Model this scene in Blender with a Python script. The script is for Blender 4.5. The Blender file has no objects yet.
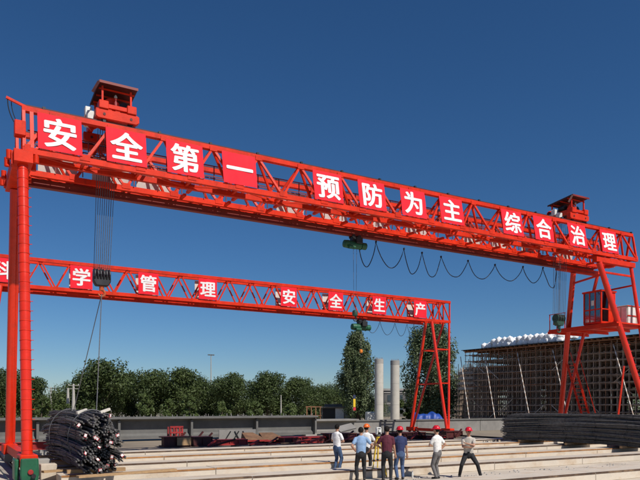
import bpy, bmesh, math, random
from mathutils import Vector, Matrix, Quaternion
random.seed(7)
S = bpy.context.scene
COL = S.collection
R = math.radians

# ------------------------------------------------------------------ camera
# world: x runs along the crane span, y along the crane rails, z up; the camera stands at x=y=0
FPX = 650.0; HORIZ = 406.0; CAMZ = 2.47
C1, S1 = 0.867, 0.499
cam_d = bpy.data.cameras.new('camera'); cam = bpy.data.objects.new('camera', cam_d); COL.objects.link(cam)
cam.location = (0, 0, CAMZ); cam.rotation_euler = (R(90), 0, -math.atan2(S1, C1))
cam_d.sensor_width = 36; cam_d.lens = 36 * FPX / 640.0
cam_d.shift_y = (HORIZ - 240) / 640.0
cam_d.clip_end = 6000; cam_d.clip_start = 0.1
S.camera = cam
# ------------------------------------------------------------------ sky and sun
SUN_EL, SUN_AZ = R(46), math.atan2(0.22, -1.0)     # azimuth from +y towards +x
w = bpy.data.worlds.new('World'); S.world = w; w.use_nodes = True
nt = w.node_tree; bg = nt.nodes['Background']
sky = nt.nodes.new('ShaderNodeTexSky'); sky.sky_type = 'NISHITA'; sky.sun_disc = False
sky.sun_elevation = SUN_EL; sky.sun_rotation = SUN_AZ
sky.air_density = 1.0; sky.dust_density = 0.0; sky.ozone_density = 10.0; sky.altitude = 0
hs = nt.nodes.new('ShaderNodeHueSaturation'); hs.inputs['Saturation'].default_value = 1.1
nt.links.new(sky.outputs['Color'], hs.inputs['Color']); nt.links.new(hs.outputs['Color'], bg.inputs['Color']); bg.inputs['Strength'].default_value = 0.07
sd = bpy.data.lights.new('sun', 'SUN'); sd.energy = 4.6; sd.angle = R(0.53); sd.color = (1.0, 0.94, 0.86)
sun = bpy.data.objects.new('sun', sd); COL.objects.link(sun)
sdir = Vector((math.sin(SUN_AZ) * math.cos(SUN_EL), math.cos(SUN_AZ) * math.cos(SUN_EL), math.sin(SUN_EL)))
sun.rotation_euler = sdir.to_track_quat('Z', 'Y').to_euler(); sun.location = sdir * 60
S.view_settings.view_transform = 'Standard'; S.view_settings.look = 'None'
S.view_settings.gamma = 1; S.view_settings.exposure = 0.0; S.view_settings.use_curve_mapping = False

# ------------------------------------------------------------------ photo -> place
def at(px, y, Z):                      # pixel + depth along the view -> world point
    r = (px - 320) / FPX * Z; z = CAMZ - (y - HORIZ) / FPX * Z
    return Vector((C1 * r + S1 * Z, -S1 * r + C1 * Z, z))
def on_y(px, y, wy):                   # pixel on the upright plane y = wy
    k = (px - 320) / FPX; Z = wy / (C1 - S1 * k)
    return at(px, y, Z)
def on_z(px, y, z):                    # pixel on the level plane z
    return at(px, y, (CAMZ - z) * FPX / (y - HORIZ))
def wx_at(px, wy): return on_y(px, 300, wy).x

# ------------------------------------------------------------------ materials
MATS = {}
def mat(name, col, rough=0.6, metal=0.0, var=0.15, scale=2.0, bump=0.0, bscale=30.0, stain=None, stain_amt=0.4, stain_scale=0.7, spec=0.5, stretch=None, stain_lo=0.5):
    if name in MATS: return MATS[name]
    m = bpy.data.materials.new(name); m.use_nodes = True; t = m.node_tree; N = t.nodes; L = t.links
    b = N['Principled BSDF']; b.inputs['Roughness'].default_value = rough; b.inputs['Metallic'].default_value = metal
    b.inputs['Specular IOR Level'].default_value = spec
    g = N.new('ShaderNodeNewGeometry')
    src = g.outputs['Position']
    if stretch:
        mp = N.new('ShaderNodeMapping'); mp.inputs['Scale'].default_value = stretch
        L.new(src, mp.inputs['Vector']); src = mp.outputs['Vector']
    n1 = N.new('ShaderNodeTexNoise'); n1.inputs['Scale'].default_value = scale; n1.inputs['Detail'].default_value = 6; n1.inputs['Roughness'].default_value = 0.65
    L.new(src, n1.inputs['Vector'])
    oi = N.new('ShaderNodeObjectInfo')
    mr = N.new('ShaderNodeMapRange'); mr.inputs['From Min'].default_value = 0.3; mr.inputs['From Max'].default_value = 0.7
    mr.inputs['To Min'].default_value = 1 - var; mr.inputs['To Max'].default_value = 1 + var
    L.new(n1.outputs['Fac'], mr.inputs['Value'])
    ad = N.new('ShaderNodeMath'); ad.operation = 'MULTIPLY_ADD'; ad.inputs[1].default_value = var * 0.6; ad.inputs[2].default_value = -var * 0.3
    L.new(oi.outputs['Random'], ad.inputs[0])
    sm = N.new('ShaderNodeMath'); sm.operation = 'ADD'; L.new(mr.outputs['Result'], sm.inputs[0]); L.new(ad.outputs[0], sm.inputs[1])
    vm = N.new('ShaderNodeVectorMath'); vm.operation = 'SCALE'; vm.inputs[0].default_value = col[:3]
    L.new(sm.outputs[0], vm.inputs['Scale'])
    out = vm.outputs['Vector']
    if stain:
        n2 = N.new('ShaderNodeTexNoise'); n2.inputs['Scale'].default_value = stain_scale; n2.inputs['Detail'].default_value = 8; n2.inputs['Roughness'].default_value = 0.7
        L.new(src, n2.inputs['Vector'])
        cr = N.new('ShaderNodeMapRange'); cr.inputs['From Min'].default_value = stain_lo; cr.inputs['From Max'].default_value = stain_lo + 0.22
        cr.inputs['To Max'].default_value = stain_amt; L.new(n2.outputs['Fac'], cr.inputs['Value'])
        mx = N.new('ShaderNodeMixRGB'); mx.inputs['Color2'].default_value = (*stain[:3], 1)
        L.new(cr.outputs['Result'], mx.inputs['Fac']); L.new(out, mx.inputs['Color1']); out = mx.outputs['Color']
    L.new(out, b.inputs['Base Color'])
    r2 = N.new('ShaderNodeMapRange'); r2.inputs['To Min'].default_value = max(0.05, rough - 0.12); r2.inputs['To Max'].default_value = min(1, rough + 0.12)
    L.new(n1.outputs['Fac'], r2.inputs['Value']); L.new(r2.outputs['Result'], b.inputs['Roughness'])
    if bump:
        n3 = N.new('ShaderNodeTexNoise'); n3.inputs['Scale'].default_value = bscale; n3.inputs['Detail'].default_value = 4
        L.new(g.outputs['Position'], n3.inputs['Vector'])
        bp = N.new('ShaderNodeBump'); bp.inputs['Strength'].default_value = bump; bp.inputs['Distance'].default_value = 0.02
        L.new(n3.outputs['Fac'], bp.inputs['Height']); L.new(bp.outputs['Normal'], b.inputs['Normal'])
    MATS[name] = m; return m

RED = mat('crane_paint', (0.64, 0.029, 0.007), 0.45, spec=0.2, var=0.2, scale=1.6, bump=0.12, bscale=18, stain=(0.20, 0.028, 0.012), stain_amt=0.75, stain_scale=2.3, stain_lo=0.53, stretch=(1.0, 1.0, 0.6))
REDL = mat('leg_paint', (0.68, 0.028, 0.008), 0.24, spec=0.5, var=0.1, scale=2.2, bump=0.08, bscale=14, stain=(0.32, 0.035, 0.016), stain_amt=0.4, stain_scale=2.4)
TRACK_SHADE = mat('track_and_shade_red', (0.22, 0.018, 0.010), 0.5, var=0.2, scale=1.6, stain=(0.10, 0.02, 0.012), stain_amt=0.5, stain_scale=1.1)  # dark red of the hoist track; on the handrails it stands in for shade
BAN = mat('banner_cloth', (0.84, 0.016, 0.032), 0.7, spec=0.2, var=0.07, scale=1.3, bump=0.55, bscale=2.6, stain=(0.55, 0.014, 0.024), stain_amt=0.5, stain_scale=1.4, stretch=(2.2, 1, 0.45))
BANB = mat('banner_back', (0.62, 0.58, 0.54), 0.8, var=0.1)
LET = mat('letter_white', (0.80, 0.78, 0.77), 0.65, var=0.06, scale=3, spec=0.2, bump=0.3, bscale=2.6, stain=(0.58, 0.50, 0.48), stain_amt=0.4, stain_scale=1.6)
STEEL = mat('dark_steel', (0.035, 0.035, 0.038), 0.5, 0.6, var=0.3)
ROPE = mat('wire_rope', (0.11, 0.11, 0.115), 0.55, 0.3, var=0.3, scale=20)
GREEN = mat('hoist_green', (0.012, 0.10, 0.045), 0.45, var=0.25, scale=6, stain=(0.02, 0.02, 0.02), stain_amt=0.6, stain_scale=3)
DGREEN = mat('block_green', (0.02, 0.06, 0.04), 0.5, var=0.3, scale=6, stain=(0.02, 0.02, 0.02), stain_amt=0.7, stain_scale=4)
ORANGE = mat('hook_orange', (0.75, 0.22, 0.02), 0.45, var=0.2, scale=8)
HOOKR = mat('hook_red', (0.48, 0.085, 0.02), 0.5, var=0.25, scale=8)
BLACK = mat('black_rubber', (0.012, 0.012, 0.013), 0.6, var=0.3)
WHITEP = mat('white_paint', (0.72, 0.72, 0.68), 0.5, var=0.12, stain=(0.35, 0.33, 0.28), stain_amt=0.5, stain_scale=3)
CREAM = mat('cream_paint', (0.46, 0.45, 0.36), 0.5, var=0.1, stain=(0.3, 0.27, 0.2), stain_amt=0.4, stain_scale=3)
GLASS = mat('dark_glass', (0.06, 0.08, 0.09), 0.08, var=0.3, scale=2, spec=0.8)
def thinglass():
    m = bpy.data.materials.new('cabin_glass'); m.use_nodes = True; t = m.node_tree; N = t.nodes; L = t.links
    tr = N.new('ShaderNodeBsdfTransparent'); tr.inputs['Color'].default_value = (.86, .92, .92, 1); gl = N.new('ShaderNodeBsdfGlossy'); gl.inputs['Roughness'].default_value = .05
    fr = N.new('ShaderNodeFresnel'); fr.inputs['IOR'].default_value = 1.6; mx = N.new('ShaderNodeMixShader')
    L.new(fr.outputs['Fac'], mx.inputs['Fac']); L.new(tr.outputs[0], mx.inputs[1]); L.new(gl.outputs[0], mx.inputs[2]); L.new(mx.outputs[0], N['Material Output'].inputs['Surface'])
    return m
CGLASS = thinglass()
CONC = mat('bed_concrete', (0.585, 0.515, 0.42), 0.85, var=0.14, scale=0.9, bump=0.3, bscale=25, stain=(0.34, 0.215, 0.105), stain_amt=0.75, stain_scale=0.9, stretch=(0.6, 1.3, 0.8), stain_lo=0.50)
SLAB = mat('yard_concrete', (0.56, 0.49, 0.395), 0.9, var=0.18, scale=0.6, bump=0.3, bscale=20, stain=(0.24, 0.18, 0.12), stain_amt=0.7, stain_scale=0.7, stain_lo=0.50)
RUST = mat('rust_edge', (0.34, 0.16, 0.055), 0.85, 0.1, var=0.4, scale=3, stain=(0.10, 0.05, 0.03), stain_amt=0.85, stain_scale=0.8, stain_lo=0.46)
RUSTD = mat('rust_dark', (0.085, 0.05, 0.032), 0.85, 0.1, var=0.4, scale=3, stain=(0.36, 0.24, 0.14), stain_amt=0.8, stain_scale=0.8, stain_lo=0.50)
GREY = mat('grey_concrete', (0.13, 0.127, 0.12), 0.9, var=0.2, scale=1.2, bump=0.3, bscale=20, stain=(0.12, 0.12, 0.115), stain_amt=0.6, stain_scale=0.5)
WALLC = mat('wall_concrete', (0.225, 0.215, 0.20), 0.9, var=0.2, scale=0.8, bump=0.3, bscale=15, stain=(0.12, 0.115, 0.11), stain_amt=0.6, stain_scale=0.5)
LGREY = mat('pale_concrete', (0.33, 0.315, 0.29), 0.9, var=0.15, scale=1.0, bump=0.3, bscale=20, stain=(0.2, 0.19, 0.18), stain_amt=0.5, stain_scale=0.6)
PIER = mat('pier_concrete', (0.52, 0.49, 0.43), 0.88, var=0.10, scale=0.8, bump=0.2, bscale=12, stain=(0.33, 0.31, 0.27), stain_amt=0.5, stain_scale=0.5)
DIRT = mat('dirt_ground', (0.25, 0.205, 0.15), 0.95, var=0.3, scale=0.35, bump=0.5, bscale=6, stain=(0.13, 0.14, 0.06), stain_amt=0.6, stain_scale=0.06)
MAROON = mat('formwork_maroon', (0.075, 0.014, 0.013), 0.6, 0.2, var=0.4, scale=3, stain=(0.10, 0.05, 0.03), stain_amt=0.6, stain_scale=1.5)
FRED = mat('formwork_red', (0.33, 0.02, 0.018), 0.55, var=0.3, scale=3, stain=(0.08, 0.02, 0.02), stain_amt=0.7, stain_scale=1.5)
WOOD = mat('batten_wood', (0.38, 0.24, 0.12), 0.85, var=0.25, scale=5, stretch=(1, 6, 6))
PALEW = mat('pale_wood', (0.62, 0.58, 0.50), 0.8, var=0.15, scale=5)
REBAR = mat('rebar_steel', (0.10, 0.096, 0.092), 0.65, 0.05, var=0.5, scale=7, bump=0.4, bscale=60, stain=(0.11, 0.08, 0.06), stain_amt=0.4, stain_scale=1.2)
TAGR = mat('tag_red', (0.55, 0.03, 0.05), 0.6, var=0.2)
TAGW = mat('tag_white', (0.8, 0.78, 0.76), 0.6, var=0.08)
SCAF = mat('scaffold_tube', (0.40, 0.295, 0.225), 0.7, 0.1, var=0.45, scale=0.8, stain=(0.34, 0.27, 0.22), stain_amt=0.6, stain_scale=0.5)
SCAFR = mat('scaffold_rust', (0.30, 0.14, 0.075), 0.8, 0.2, var=0.4, scale=1.2)
PROPW = mat('prop_pale', (0.62, 0.57, 0.52), 0.6, 0.2, var=0.2)
BAG = mat('white_bag', (0.88, 0.88, 0.87), 0.75, var=0.06, scale=3, bump=0.9, bscale=5)
BLUE = mat('blue_sheet', (0.015, 0.06, 0.30), 0.5, var=0.25, scale=2, bump=0.6, bscale=4)
YELLOW = mat('yellow_paint', (0.72, 0.48, 0.03), 0.5, var=0.12)
BARK = mat('bark', (0.10, 0.075, 0.055), 0.9, var=0.3, scale=4, bump=0.6, bscale=15)
POLE = mat('pole_concrete', (0.40, 0.38, 0.34), 0.85, var=0.12)
CURB = mat('railbed', (0.36, 0.33, 0.28), 0.9, var=0.2, scale=1.0, bump=0.3, stain=(0.16, 0.12, 0.09), stain_amt=0.6)

def leafmat(name, c1, c2):
    m = bpy.data.materials.new(name); m.use_nodes = True; t = m.node_tree; N = t.nodes; L = t.links
    b = N['Principled BSDF']; b.inputs['Roughness'].default_value = 0.55; b.inputs['Specular IOR Level'].default_value = 0.3
    at_ = N.new('ShaderNodeAttribute'); at_.attribute_name = 'tone'
    mx = N.new('ShaderNodeMixRGB'); mx.inputs['Color1'].default_value = (*c1, 1); mx.inputs['Color2'].default_value = (*c2, 1)
    L.new(at_.outputs['Fac'], mx.inputs['Fac']); L.new(mx.outputs['Color'], b.inputs['Base Color'])
    tr = N.new('ShaderNodeBsdfTranslucent'); L.new(mx.outputs['Color'], tr.inputs['Color'])
    ms = N.new('ShaderNodeMixShader'); ms.inputs['Fac'].default_value = 0.25
    L.new(b.outputs['BSDF'], ms.inputs[1]); L.new(tr.outputs['BSDF'], ms.inputs[2]); L.new(ms.outputs['Shader'], N['Material Output'].inputs['Surface'])
    return m
LEAF1 = leafmat('leaf_dark', (0.034, 0.056, 0.016), (0.105, 0.140, 0.045))
LEAF2 = leafmat('leaf_light', (0.070, 0.105, 0.030), (0.13, 0.17, 0.055))
LEAF3 = leafmat('leaf_poplar', (0.065, 0.098, 0.040), (0.18, 0.22, 0.11))

# ------------------------------------------------------------------ mesh helpers
WM = {}
def link(name, me, M=None, parent=None, **tags):
    o = bpy.data.objects.new(name, me); COL.objects.link(o)
    M = M or Matrix.Identity(4); WM[o.name] = M
    if parent:
        o.parent = parent; o.matrix_parent_inverse = WM[parent.name].inverted_safe()
    o.matrix_basis = M
    for k, v in tags.items(): o[k] = v
    return o
def thing(name, label, cat, loc=(0, 0, 0), group=None):
    o = link(name, None, Matrix.Translation(Vector(loc))); o['label'] = label; o['category'] = cat
    if group: o['group'] = group
    o.empty_display_size = 0.3
    return o
def tag(o, label, cat, group=None):
    o['label'] = label; o['category'] = cat
    if group: o['group'] = group
    return o
def struct(o): o['kind'] = 'structure'; return o
def mesh(name, verts, faces, m, smooth=False):
    me = bpy.data.meshes.new(name); me.from_pydata([tuple(v) for v in verts], [], faces); me.update()
    for x in (m if isinstance(m, (list, tuple)) else [m]): me.materials.append(x)
    if smooth:
        for p in me.polygons: p.use_smooth = True
        me.set_sharp_from_angle(angle=R(42))
    return me
class MB:
    def __init__(s): s.v = []; s.f = []; s.mi = []
    def add(s, vs, fs, mi=0):
        o = len(s.v); s.v += [Vector(v) for v in vs]; s.f += [[i + o for i in f] for f in fs]; s.mi += [mi] * len(fs); return s
    def box(s, lo, hi, mi=0):
        x0, y0, z0 = lo; x1, y1, z1 = hi
        return s.add([(x0,y0,z0),(x1,y0,z0),(x1,y1,z0),(x0,y1,z0),(x0,y0,z1),(x1,y0,z1),(x1,y1,z1),(x0,y1,z1)],
              [(3,2,1,0),(4,5,6,7),(0,1,5,4),(1,2,6,5),(2,3,7,6),(3,0,4,7)], mi)
    def prism(s, poly, a0, a1, axis='x', mi=0):       # closed polygon (u,v) swept along an axis
        n = len(poly)
        def P(u, v, a): return {'x': (a, u, v), 'y': (u, a, v), 'z': (u, v, a)}[axis]
        vs = [P(u, v, a0) for u, v in poly] + [P(u, v, a1) for u, v in poly]
        fs = [tuple(range(n))[::-1], tuple(range(n, 2 * n))] + [(i, (i + 1) % n, n + (i + 1) % n, n + i) for i in range(n)]
        return s.add(vs, fs, mi)
    def tube(s, pts, rs, seg=8, mi=0, cap=True):
        pts = [Vector(p) for p in pts]; rs = rs if isinstance(rs, (list, tuple)) else [rs] * len(pts)
        vs = []; fs = []; up = None
        for i, p in enumerate(pts):
            d = (pts[min(i + 1, len(pts) - 1)] - pts[max(i - 1, 0)])
            d = d.normalized() if d.length > 1e-9 else Vector((0, 0, 1))
            if up is None: up = Vector((0, 0, 1)) if abs(d.z) < 0.9 else Vector((1, 0, 0))
            a = d.cross(up).normalized(); b = a.cross(d).normalized(); up = b
            for k in range(seg):
                t = 2 * math.pi * k / seg; vs.append(p + (a * math.cos(t) + b * math.sin(t)) * rs[i])
        for i in range(len(pts) - 1):
            for k in range(seg):
                k2 = (k + 1) % seg; fs.append((i * seg + k, i * seg + k2, (i + 1) * seg + k2, (i + 1) * seg + k))
        if cap: fs.append(tuple(range(seg))[::-1]); fs.append(tuple(range((len(pts) - 1) * seg, len(pts) * seg)))
        return s.add(vs, fs, mi)
    def lathe(s, prof, c=(0, 0, 0), seg=16, mi=0):
        c = Vector(c); n = len(prof)
        vs = [c + Vector((r * math.cos(2 * math.pi * k / seg), r * math.sin(2 * math.pi * k / seg), z)) for r, z in prof for k in range(seg)]
        fs = [(i * seg + k, i * seg + (k + 1) % seg, (i + 1) * seg + (k + 1) % seg, (i + 1) * seg + k) for i in range(n - 1) for k in range(seg)]
        fs += [tuple(range(seg))[::-1], tuple(range((n - 1) * seg, n * seg))]
        return s.add(vs, fs, mi)
    def mesh(s, name, m, smooth=False, bevel=0):
        me = mesh(name, s.v, s.f, m, smooth)
        for p, i in zip(me.polygons, s.mi): p.material_index = i
        bm = bmesh.new(); bm.from_mesh(me)
        bmesh.ops.recalc_face_normals(bm, faces=bm.faces)
        if bevel: bmesh.ops.bevel(bm, geom=bm.edges[:], offset=bevel, segments=1, affect='EDGES', clamp_overlap=True)
        bm.to_mesh(me); bm.free()
        if smooth: me.set_sharp_from_angle(angle=R(42))
        return me
    def obj(s, name, m, parent=None, smooth=False, bevel=0, M=None): return link(name, s.mesh(name, m, smooth, bevel), M, parent)
UNIT = {}
def unit_box(m):
    k = ('b', m.name)
    if k not in UNIT: UNIT[k] = MB().box((-.5, -.5, -.5), (.5, .5, .5)).mesh('bar', m)
    return UNIT[k]
def unit_cyl(m, seg=10):
    k = ('c', m.name, seg)
    if k not in UNIT:
        me = MB().tube([(0, 0, -.5), (0, 0, .5)], 1.0, seg).mesh('tube', m)
        for p in me.polygons: p.use_smooth = True
        me.set_sharp_from_angle(angle=R(62))
        UNIT[k] = me
    return UNIT[k]
def frame(p0, p1, up=(0, 0, 1)):
    p0 = Vector(p0); p1 = Vector(p1); d = (p1 - p0).normalized(); up = Vector(up)
    if abs(d.dot(up)) > 0.98: up = Vector((1, 0, 0))
    x = up.cross(d).normalized(); y = d.cross(x)
    return Matrix(((x.x, y.x, d.x, 0), (x.y, y.y, d.y, 0), (x.z, y.z, d.z, 0), (0, 0, 0, 1))), (p0 + p1) / 2, (p1 - p0).length
def bar(name, p0, p1, w_, h_, m, parent=None, up=(0, 0, 1)):     # box member between two points
    F, c, l = frame(p0, p1, up)
    return link(name, unit_box(m), Matrix.Translation(c) @ F @ Matrix.Diagonal((w_, h_, l, 1)), parent)
def rod(name, p0, p1, r, m, parent=None, seg=10):
    F, c, l = frame(p0, p1)
    return link(name, unit_cyl(m, seg), Matrix.Translation(c) @ F @ Matrix.Diagonal((r, r, l, 1)), parent)
def box(name, lo, hi, m, parent=None, bevel=0):
    return MB().box(lo, hi).obj(name, m, parent, bevel=bevel)

# ------------------------------------------------------------------ ground
g = MB(); NX = 40
xs = [-2500, -600, -200] + [-60 + i * 12 for i in range(18)] + [300, 800, 2500]
for i in range(len(xs) - 1):
    for j in range(len(xs) - 1):
        g.add([(xs[i], xs[j], 0), (xs[i+1], xs[j], 0), (xs[i+1], xs[j+1], 0), (xs[i], xs[j+1], 0)], [(0, 1, 2, 3)])
struct(g.obj('ground', DIRT, M=Matrix.Translation((0, 0, -0.012))))
struct(link('yard_slab', MB().add([(-12, -8, -.004), (60, -8, -.004), (60, 35.2, -.004), (-12, 35.2, -.004)], [(0, 1, 2, 3)]).mesh('yard_slab', SLAB)))

RX0, RX1 = 2.25, 35.2
for i, rx in enumerate((RX0, RX1)):
    t = thing('crane_rail', ['steel crane rail on a concrete strip under the left crane legs', 'steel crane rail on a concrete strip under the right crane legs'][i], 'rail', (rx, 30, 0), 'crane rails')
    box('footing', (rx - .45, 8, -.002), (rx + .45, 75, .06), CURB, t)
    MB().prism([(rx-.07,.061),(rx+.07,.061),(rx+.07,.08),(rx+.02,.09),(rx+.02,.15),(rx+.04,.155),(rx+.04,.19),(rx-.04,.19),(rx-.04,.155),(rx-.02,.15),(rx-.02,.09),(rx-.07,.08)], 8.5, 74.5, 'y').obj('rail', STEEL, t)

ORD = ['first', 'second', 'third', 'fourth', 'fifth', 'sixth', 'seventh', 'eighth', 'ninth', 'tenth', 'eleventh', 'twelfth', 'thirteenth', 'fourteenth']
# casting beds: long low concrete strips with rusty steel edges
BEDS = [(13.9, 1.2, RUSTD, 'nearest, lowest in the photo at the right edge'), (18.4, 1.05, RUSTD, 'right behind the feet of the group of people'),
        (21.5, 1.05, RUST, 'with bright orange rust edge, second behind the people'), (24.7, 1.05, RUSTD, 'under the large crane girder'),
        (27.8, 1.05, RUST, 'second from the dark red formwork'), (30.9, 1.3, RUSTD, 'farthest, nearest the dark red formwork')]
for wy, wd, rm, d in BEDS:
    t = thing('casting_bed', 'long pale concrete casting bed ' + d, 'casting bed', (18, wy, 0), 'casting beds in rows')
    x = 3.1; n = 0
    while x < 33.6:                                          # cast in lengths with open joints
        l = 5.1 + random.uniform(-.02, .02); x2 = min(x + l, 33.9)
        dz = random.uniform(-.006, .006)
        box('bed_segment', (x, wy, -.002), (x2 - .02, wy + wd, .30 + dz), CONC, t, bevel=.012)
        MB().box((x + .01, wy - .012, .25 + dz), (x2 - .03, wy + .05, .306 + dz)).obj('edge_angle', rm, t)
        x = x2
# grey gravelly strip and clutter lines on the slab between beds
for i in range(12):
    px = 150 + i * 40 + random.uniform(-12, 12); wy = random.choice((20.2, 23.3, 26.5, 29.6)) + random.uniform(-.3, .3)
    x = wx_at(px, wy); l = random.uniform(.6, 1.8); a = random.uniform(-.25, .25)
    o = bar('timber_batten', (x - l/2, wy - a, .035), (x + l/2, wy + a, .035), .1, .07, WOOD)
    tag(o, 'short timber batten flat between casting beds, ' + ORD[i] + ' of twelve from the left', 'batten', 'timber battens between the beds')

gv = MB(); rg = random.Random(11)
for i in range(2600):
    px = rg.uniform(20, 690); wy = rg.choice((16.5, 17.3, 20.2, 20.9, 23.2, 24.1, 26.3, 27.2, 29.4, 30.3, 32.5, 33.5, 34.5)) + rg.gauss(0, .3); x = wx_at(px, wy); q = rg.uniform(.012, .045)
    if any(b_[0] - .05 < wy < b_[0] + b_[1] + .05 for b_ in BEDS): continue
    gv.add([(x - q, wy - q * .8, -.005), (x + q * .9, wy - q, -.005), (x + q, wy + q, -.005), (x - q * .7, wy + q, -.005), (x + q * .1, wy, q * 1.1)], [(0, 1, 4), (1, 2, 4), (2, 3, 4), (3, 0, 4)])
gv = gv.obj('gravel', LGREY); gv['kind'] = 'stuff'; tag(gv, 'scattered grey stones and concrete crumbs on the yard slab', 'gravel')
# ------------------------------------------------------------------ lettering
def glyph(ch, h):
    c = bpy.data.curves.new('glyph', 'FONT'); c.body = ch
    o = bpy.data.objects.new('glyph_tmp', c); COL.objects.link(o)
    me = bpy.data.meshes.new_from_object(o.evaluated_get(bpy.context.evaluated_depsgraph_get()))
    bpy.data.objects.remove(o)
    V = [((v.co.x - .5) * h, (v.co.y - .38) * h) for v in me.vertices]; F = [tuple(p_.vertices) for p_ in me.polygons]
    m = MB()                                             # thick strokes: the same outline laid a few times, each 0.4 mm apart
    d = .034 * h
    for k, (dx, dz) in enumerate(((0, 0), (d, 0), (-d, 0), (0, d * .6), (0, -d * .6), (d * .7, d * .45), (-d * .7, d * .45), (d * .7, -d * .45), (-d * .7, -d * .45))):
        m.add([(x + dx, -.0004 * k, z + dz) for x, z in V], F)
    return mesh('character', m.v, m.f, LET)
def banner(parent, ch, xc, wy, z0, z1, wd, hch, lean=0.0):
    m = MB(); nx, nz = 12, 12; vs = []
    for j in range(nz + 1):
        for i in range(nx + 1):
            u = i / nx; v = j / nz
            bulge = .018 * math.sin(u * 9 + xc) * math.sin(v * 7 + xc * 2) + .008 * math.sin(u * 23 + v * 11 + xc)
            vs.append((xc + (u - .5) * wd, wy + bulge * .5 + lean * v, z0 + v * (z1 - z0)))
    fs = [(j*(nx+1)+i, j*(nx+1)+i+1, (j+1)*(nx+1)+i+1, (j+1)*(nx+1)+i) for j in range(nz) for i in range(nx)]
    n0 = len(vs); back = [(x, y + .02, z) for x, y, z in vs]
    m.add(vs, fs, 0); m.add(back, [f[::-1] for f in fs], 1)
    e = list(range(nx + 1)); per = e + [(j+1)*(nx+1)-1 for j in range(1, nz+1)] + [nz*(nx+1)+i for i in range(nx-1, -1, -1)] + [j*(nx+1) for j in range(nz-1, 0, -1)]
    for a, b in zip(per, per[1:] + per[:1]): m.f.append([a, b, b + n0, a + n0]); m.mi.append(0)
    me = mesh('banner', m.v, m.f, [BAN, BANB], True)
    for p, i in zip(me.polygons, m.mi): p.material_index = i if ch else 1 - i
    b = link('banner', me, None, parent)
    if ch:
        link('character', glyph(ch, hch), Matrix.Translation((xc, wy - .016 + lean * .5, (z0 + z1) / 2)) @ Matrix.Rotation(-math.atan2(lean, z1 - z0), 4, 'X'), b)
    return b

# ------------------------------------------------------------------ large crane
GX0, GX1 = 2.3, 35.5
ZB, ZT = 11.15, 12.66                    # chord centre lines
c1 = thing('gantry_crane', 'large red double-girder gantry crane with white lettering, nearest the camera', 'gantry crane', (18.5, 25.6, 0.19))
NB = 17; pitch = (GX1 - GX0) / NB
def tri_girder(parent, yb0, yb1, yt, zb, zt, x0, x1, nb, cs, ds, m):
    p = (x1 - x0) / nb
    bar('top_chord', (x0 - .05, yt, zt), (x1 + .05, yt, zt), cs * 1.3, cs, m, parent)
    for yb in (yb0, yb1): bar('bottom_chord', (x0 - .05, yb, zb - .02), (x1 + .05, yb, zb - .02), cs, cs * 1.2, m, parent)
    for k in range(nb):
        xa = x0 + k * p; xm = xa + p / 2; xb = xa + p
        for yb, s in ((yb0, -1), (yb1, 1)):
            o = s * (cs * .30)
            bar('diagonal', (xa + .05, yb, zb + cs * .4), (xm - .04, yt + o, zt - cs * .4), ds, ds, m, parent, up=(0, 1, 0))
            bar('diagonal', (xm + .04, yt + o, zt - cs * .4), (xb - .05, yb, zb + cs * .4), ds, ds, m, parent, up=(0, 1, 0))
        bar('cross_tie', (xa + .02, yb0 + cs * .48, zb), (xa + .02, yb1 - cs * .48, zb), ds * 1.1, ds * 1.1, m, parent)
        if k % 2 == 0: bar('lateral_brace', (xa + .06, yb0 + cs * .4, zb - .03), (xb - .02, yb1 - cs * .4, zb - .03), ds * .7, ds * .7, m, parent)
        else: bar('lateral_brace', (xa + .06, yb1 - cs * .4, zb - .03), (xb - .02, yb0 + cs * .4, zb - .03), ds * .7, ds * .7, m, parent)
    bar('cross_tie', (x1 - .02, yb0 + cs * .48, zb), (x1 - .02, yb1 - cs * .48, zb), ds * 1.1, ds * 1.1, m, parent)
tri_girder(c1, 24.06, 24.86, 24.40, ZB, ZT, GX0, GX1, NB, .17, .088, RED)
tri_girder(c1, 26.30, 27.10, 26.76, ZB, ZT, GX0, GX1, NB, .17, .088, RED)
for yt in (24.40, 26.76):
    MB().box((GX0, yt - .035, ZT + .102), (GX1, yt + .035, ZT + .16)).obj('track_rail', MAROON, c1)
    for k in range(17):
        x = GX0 + .6 + k * 2.03
        box('rail_clip', (x, yt - .09, ZT + .101), (x + .1, yt + .09, ZT + .19), STEEL, c1)
    for xe in (GX0, GX1):                                  # end posts
        for s in (-1, 1): bar('end_post', (xe, yt + s * .33, ZB + .1), (xe, yt + s * .1, ZT - .1), .1, .1, RED, c1)
for xe in (GX0 + .03, GX1 - .03):                          # end cross frames between the girders
    bar('end_beam', (xe, 24.88, ZB - .02), (xe, 26.28, ZB - .02), .2, .22, RED, c1)
MB().prism([(26.58, ZB - .40), (26.82, ZB - .40), (26.82, ZB - .37), (26.71, ZB - .355), (26.71, ZB - .115), (26.82, ZB - .102), (26.58, ZB - .102), (26.69, ZB - .115), (26.69, ZB - .355), (26.58, ZB - .37)], GX0 + .3, GX1 - .4, 'x').obj('hoist_track', TRACK_SHADE, c1)
for yf, yt in ((24.06, 24.40), (26.30, 26.76)):
    for k in range(NB + 1):
        x = GX0 + k * pitch
        box('gusset_plate', (max(x - .17, GX0), yf - .103, ZB - .04), (min(x + .17, GX1), yf - .078, ZB + .17), RED, c1)
    for k in range(NB):
        x = GX0 + (k + .5) * pitch
        box('gusset_plate', (x - .15, yt - .138, ZT - .15), (x + .15, yt - .115, ZT + .03), RED, c1)
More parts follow.
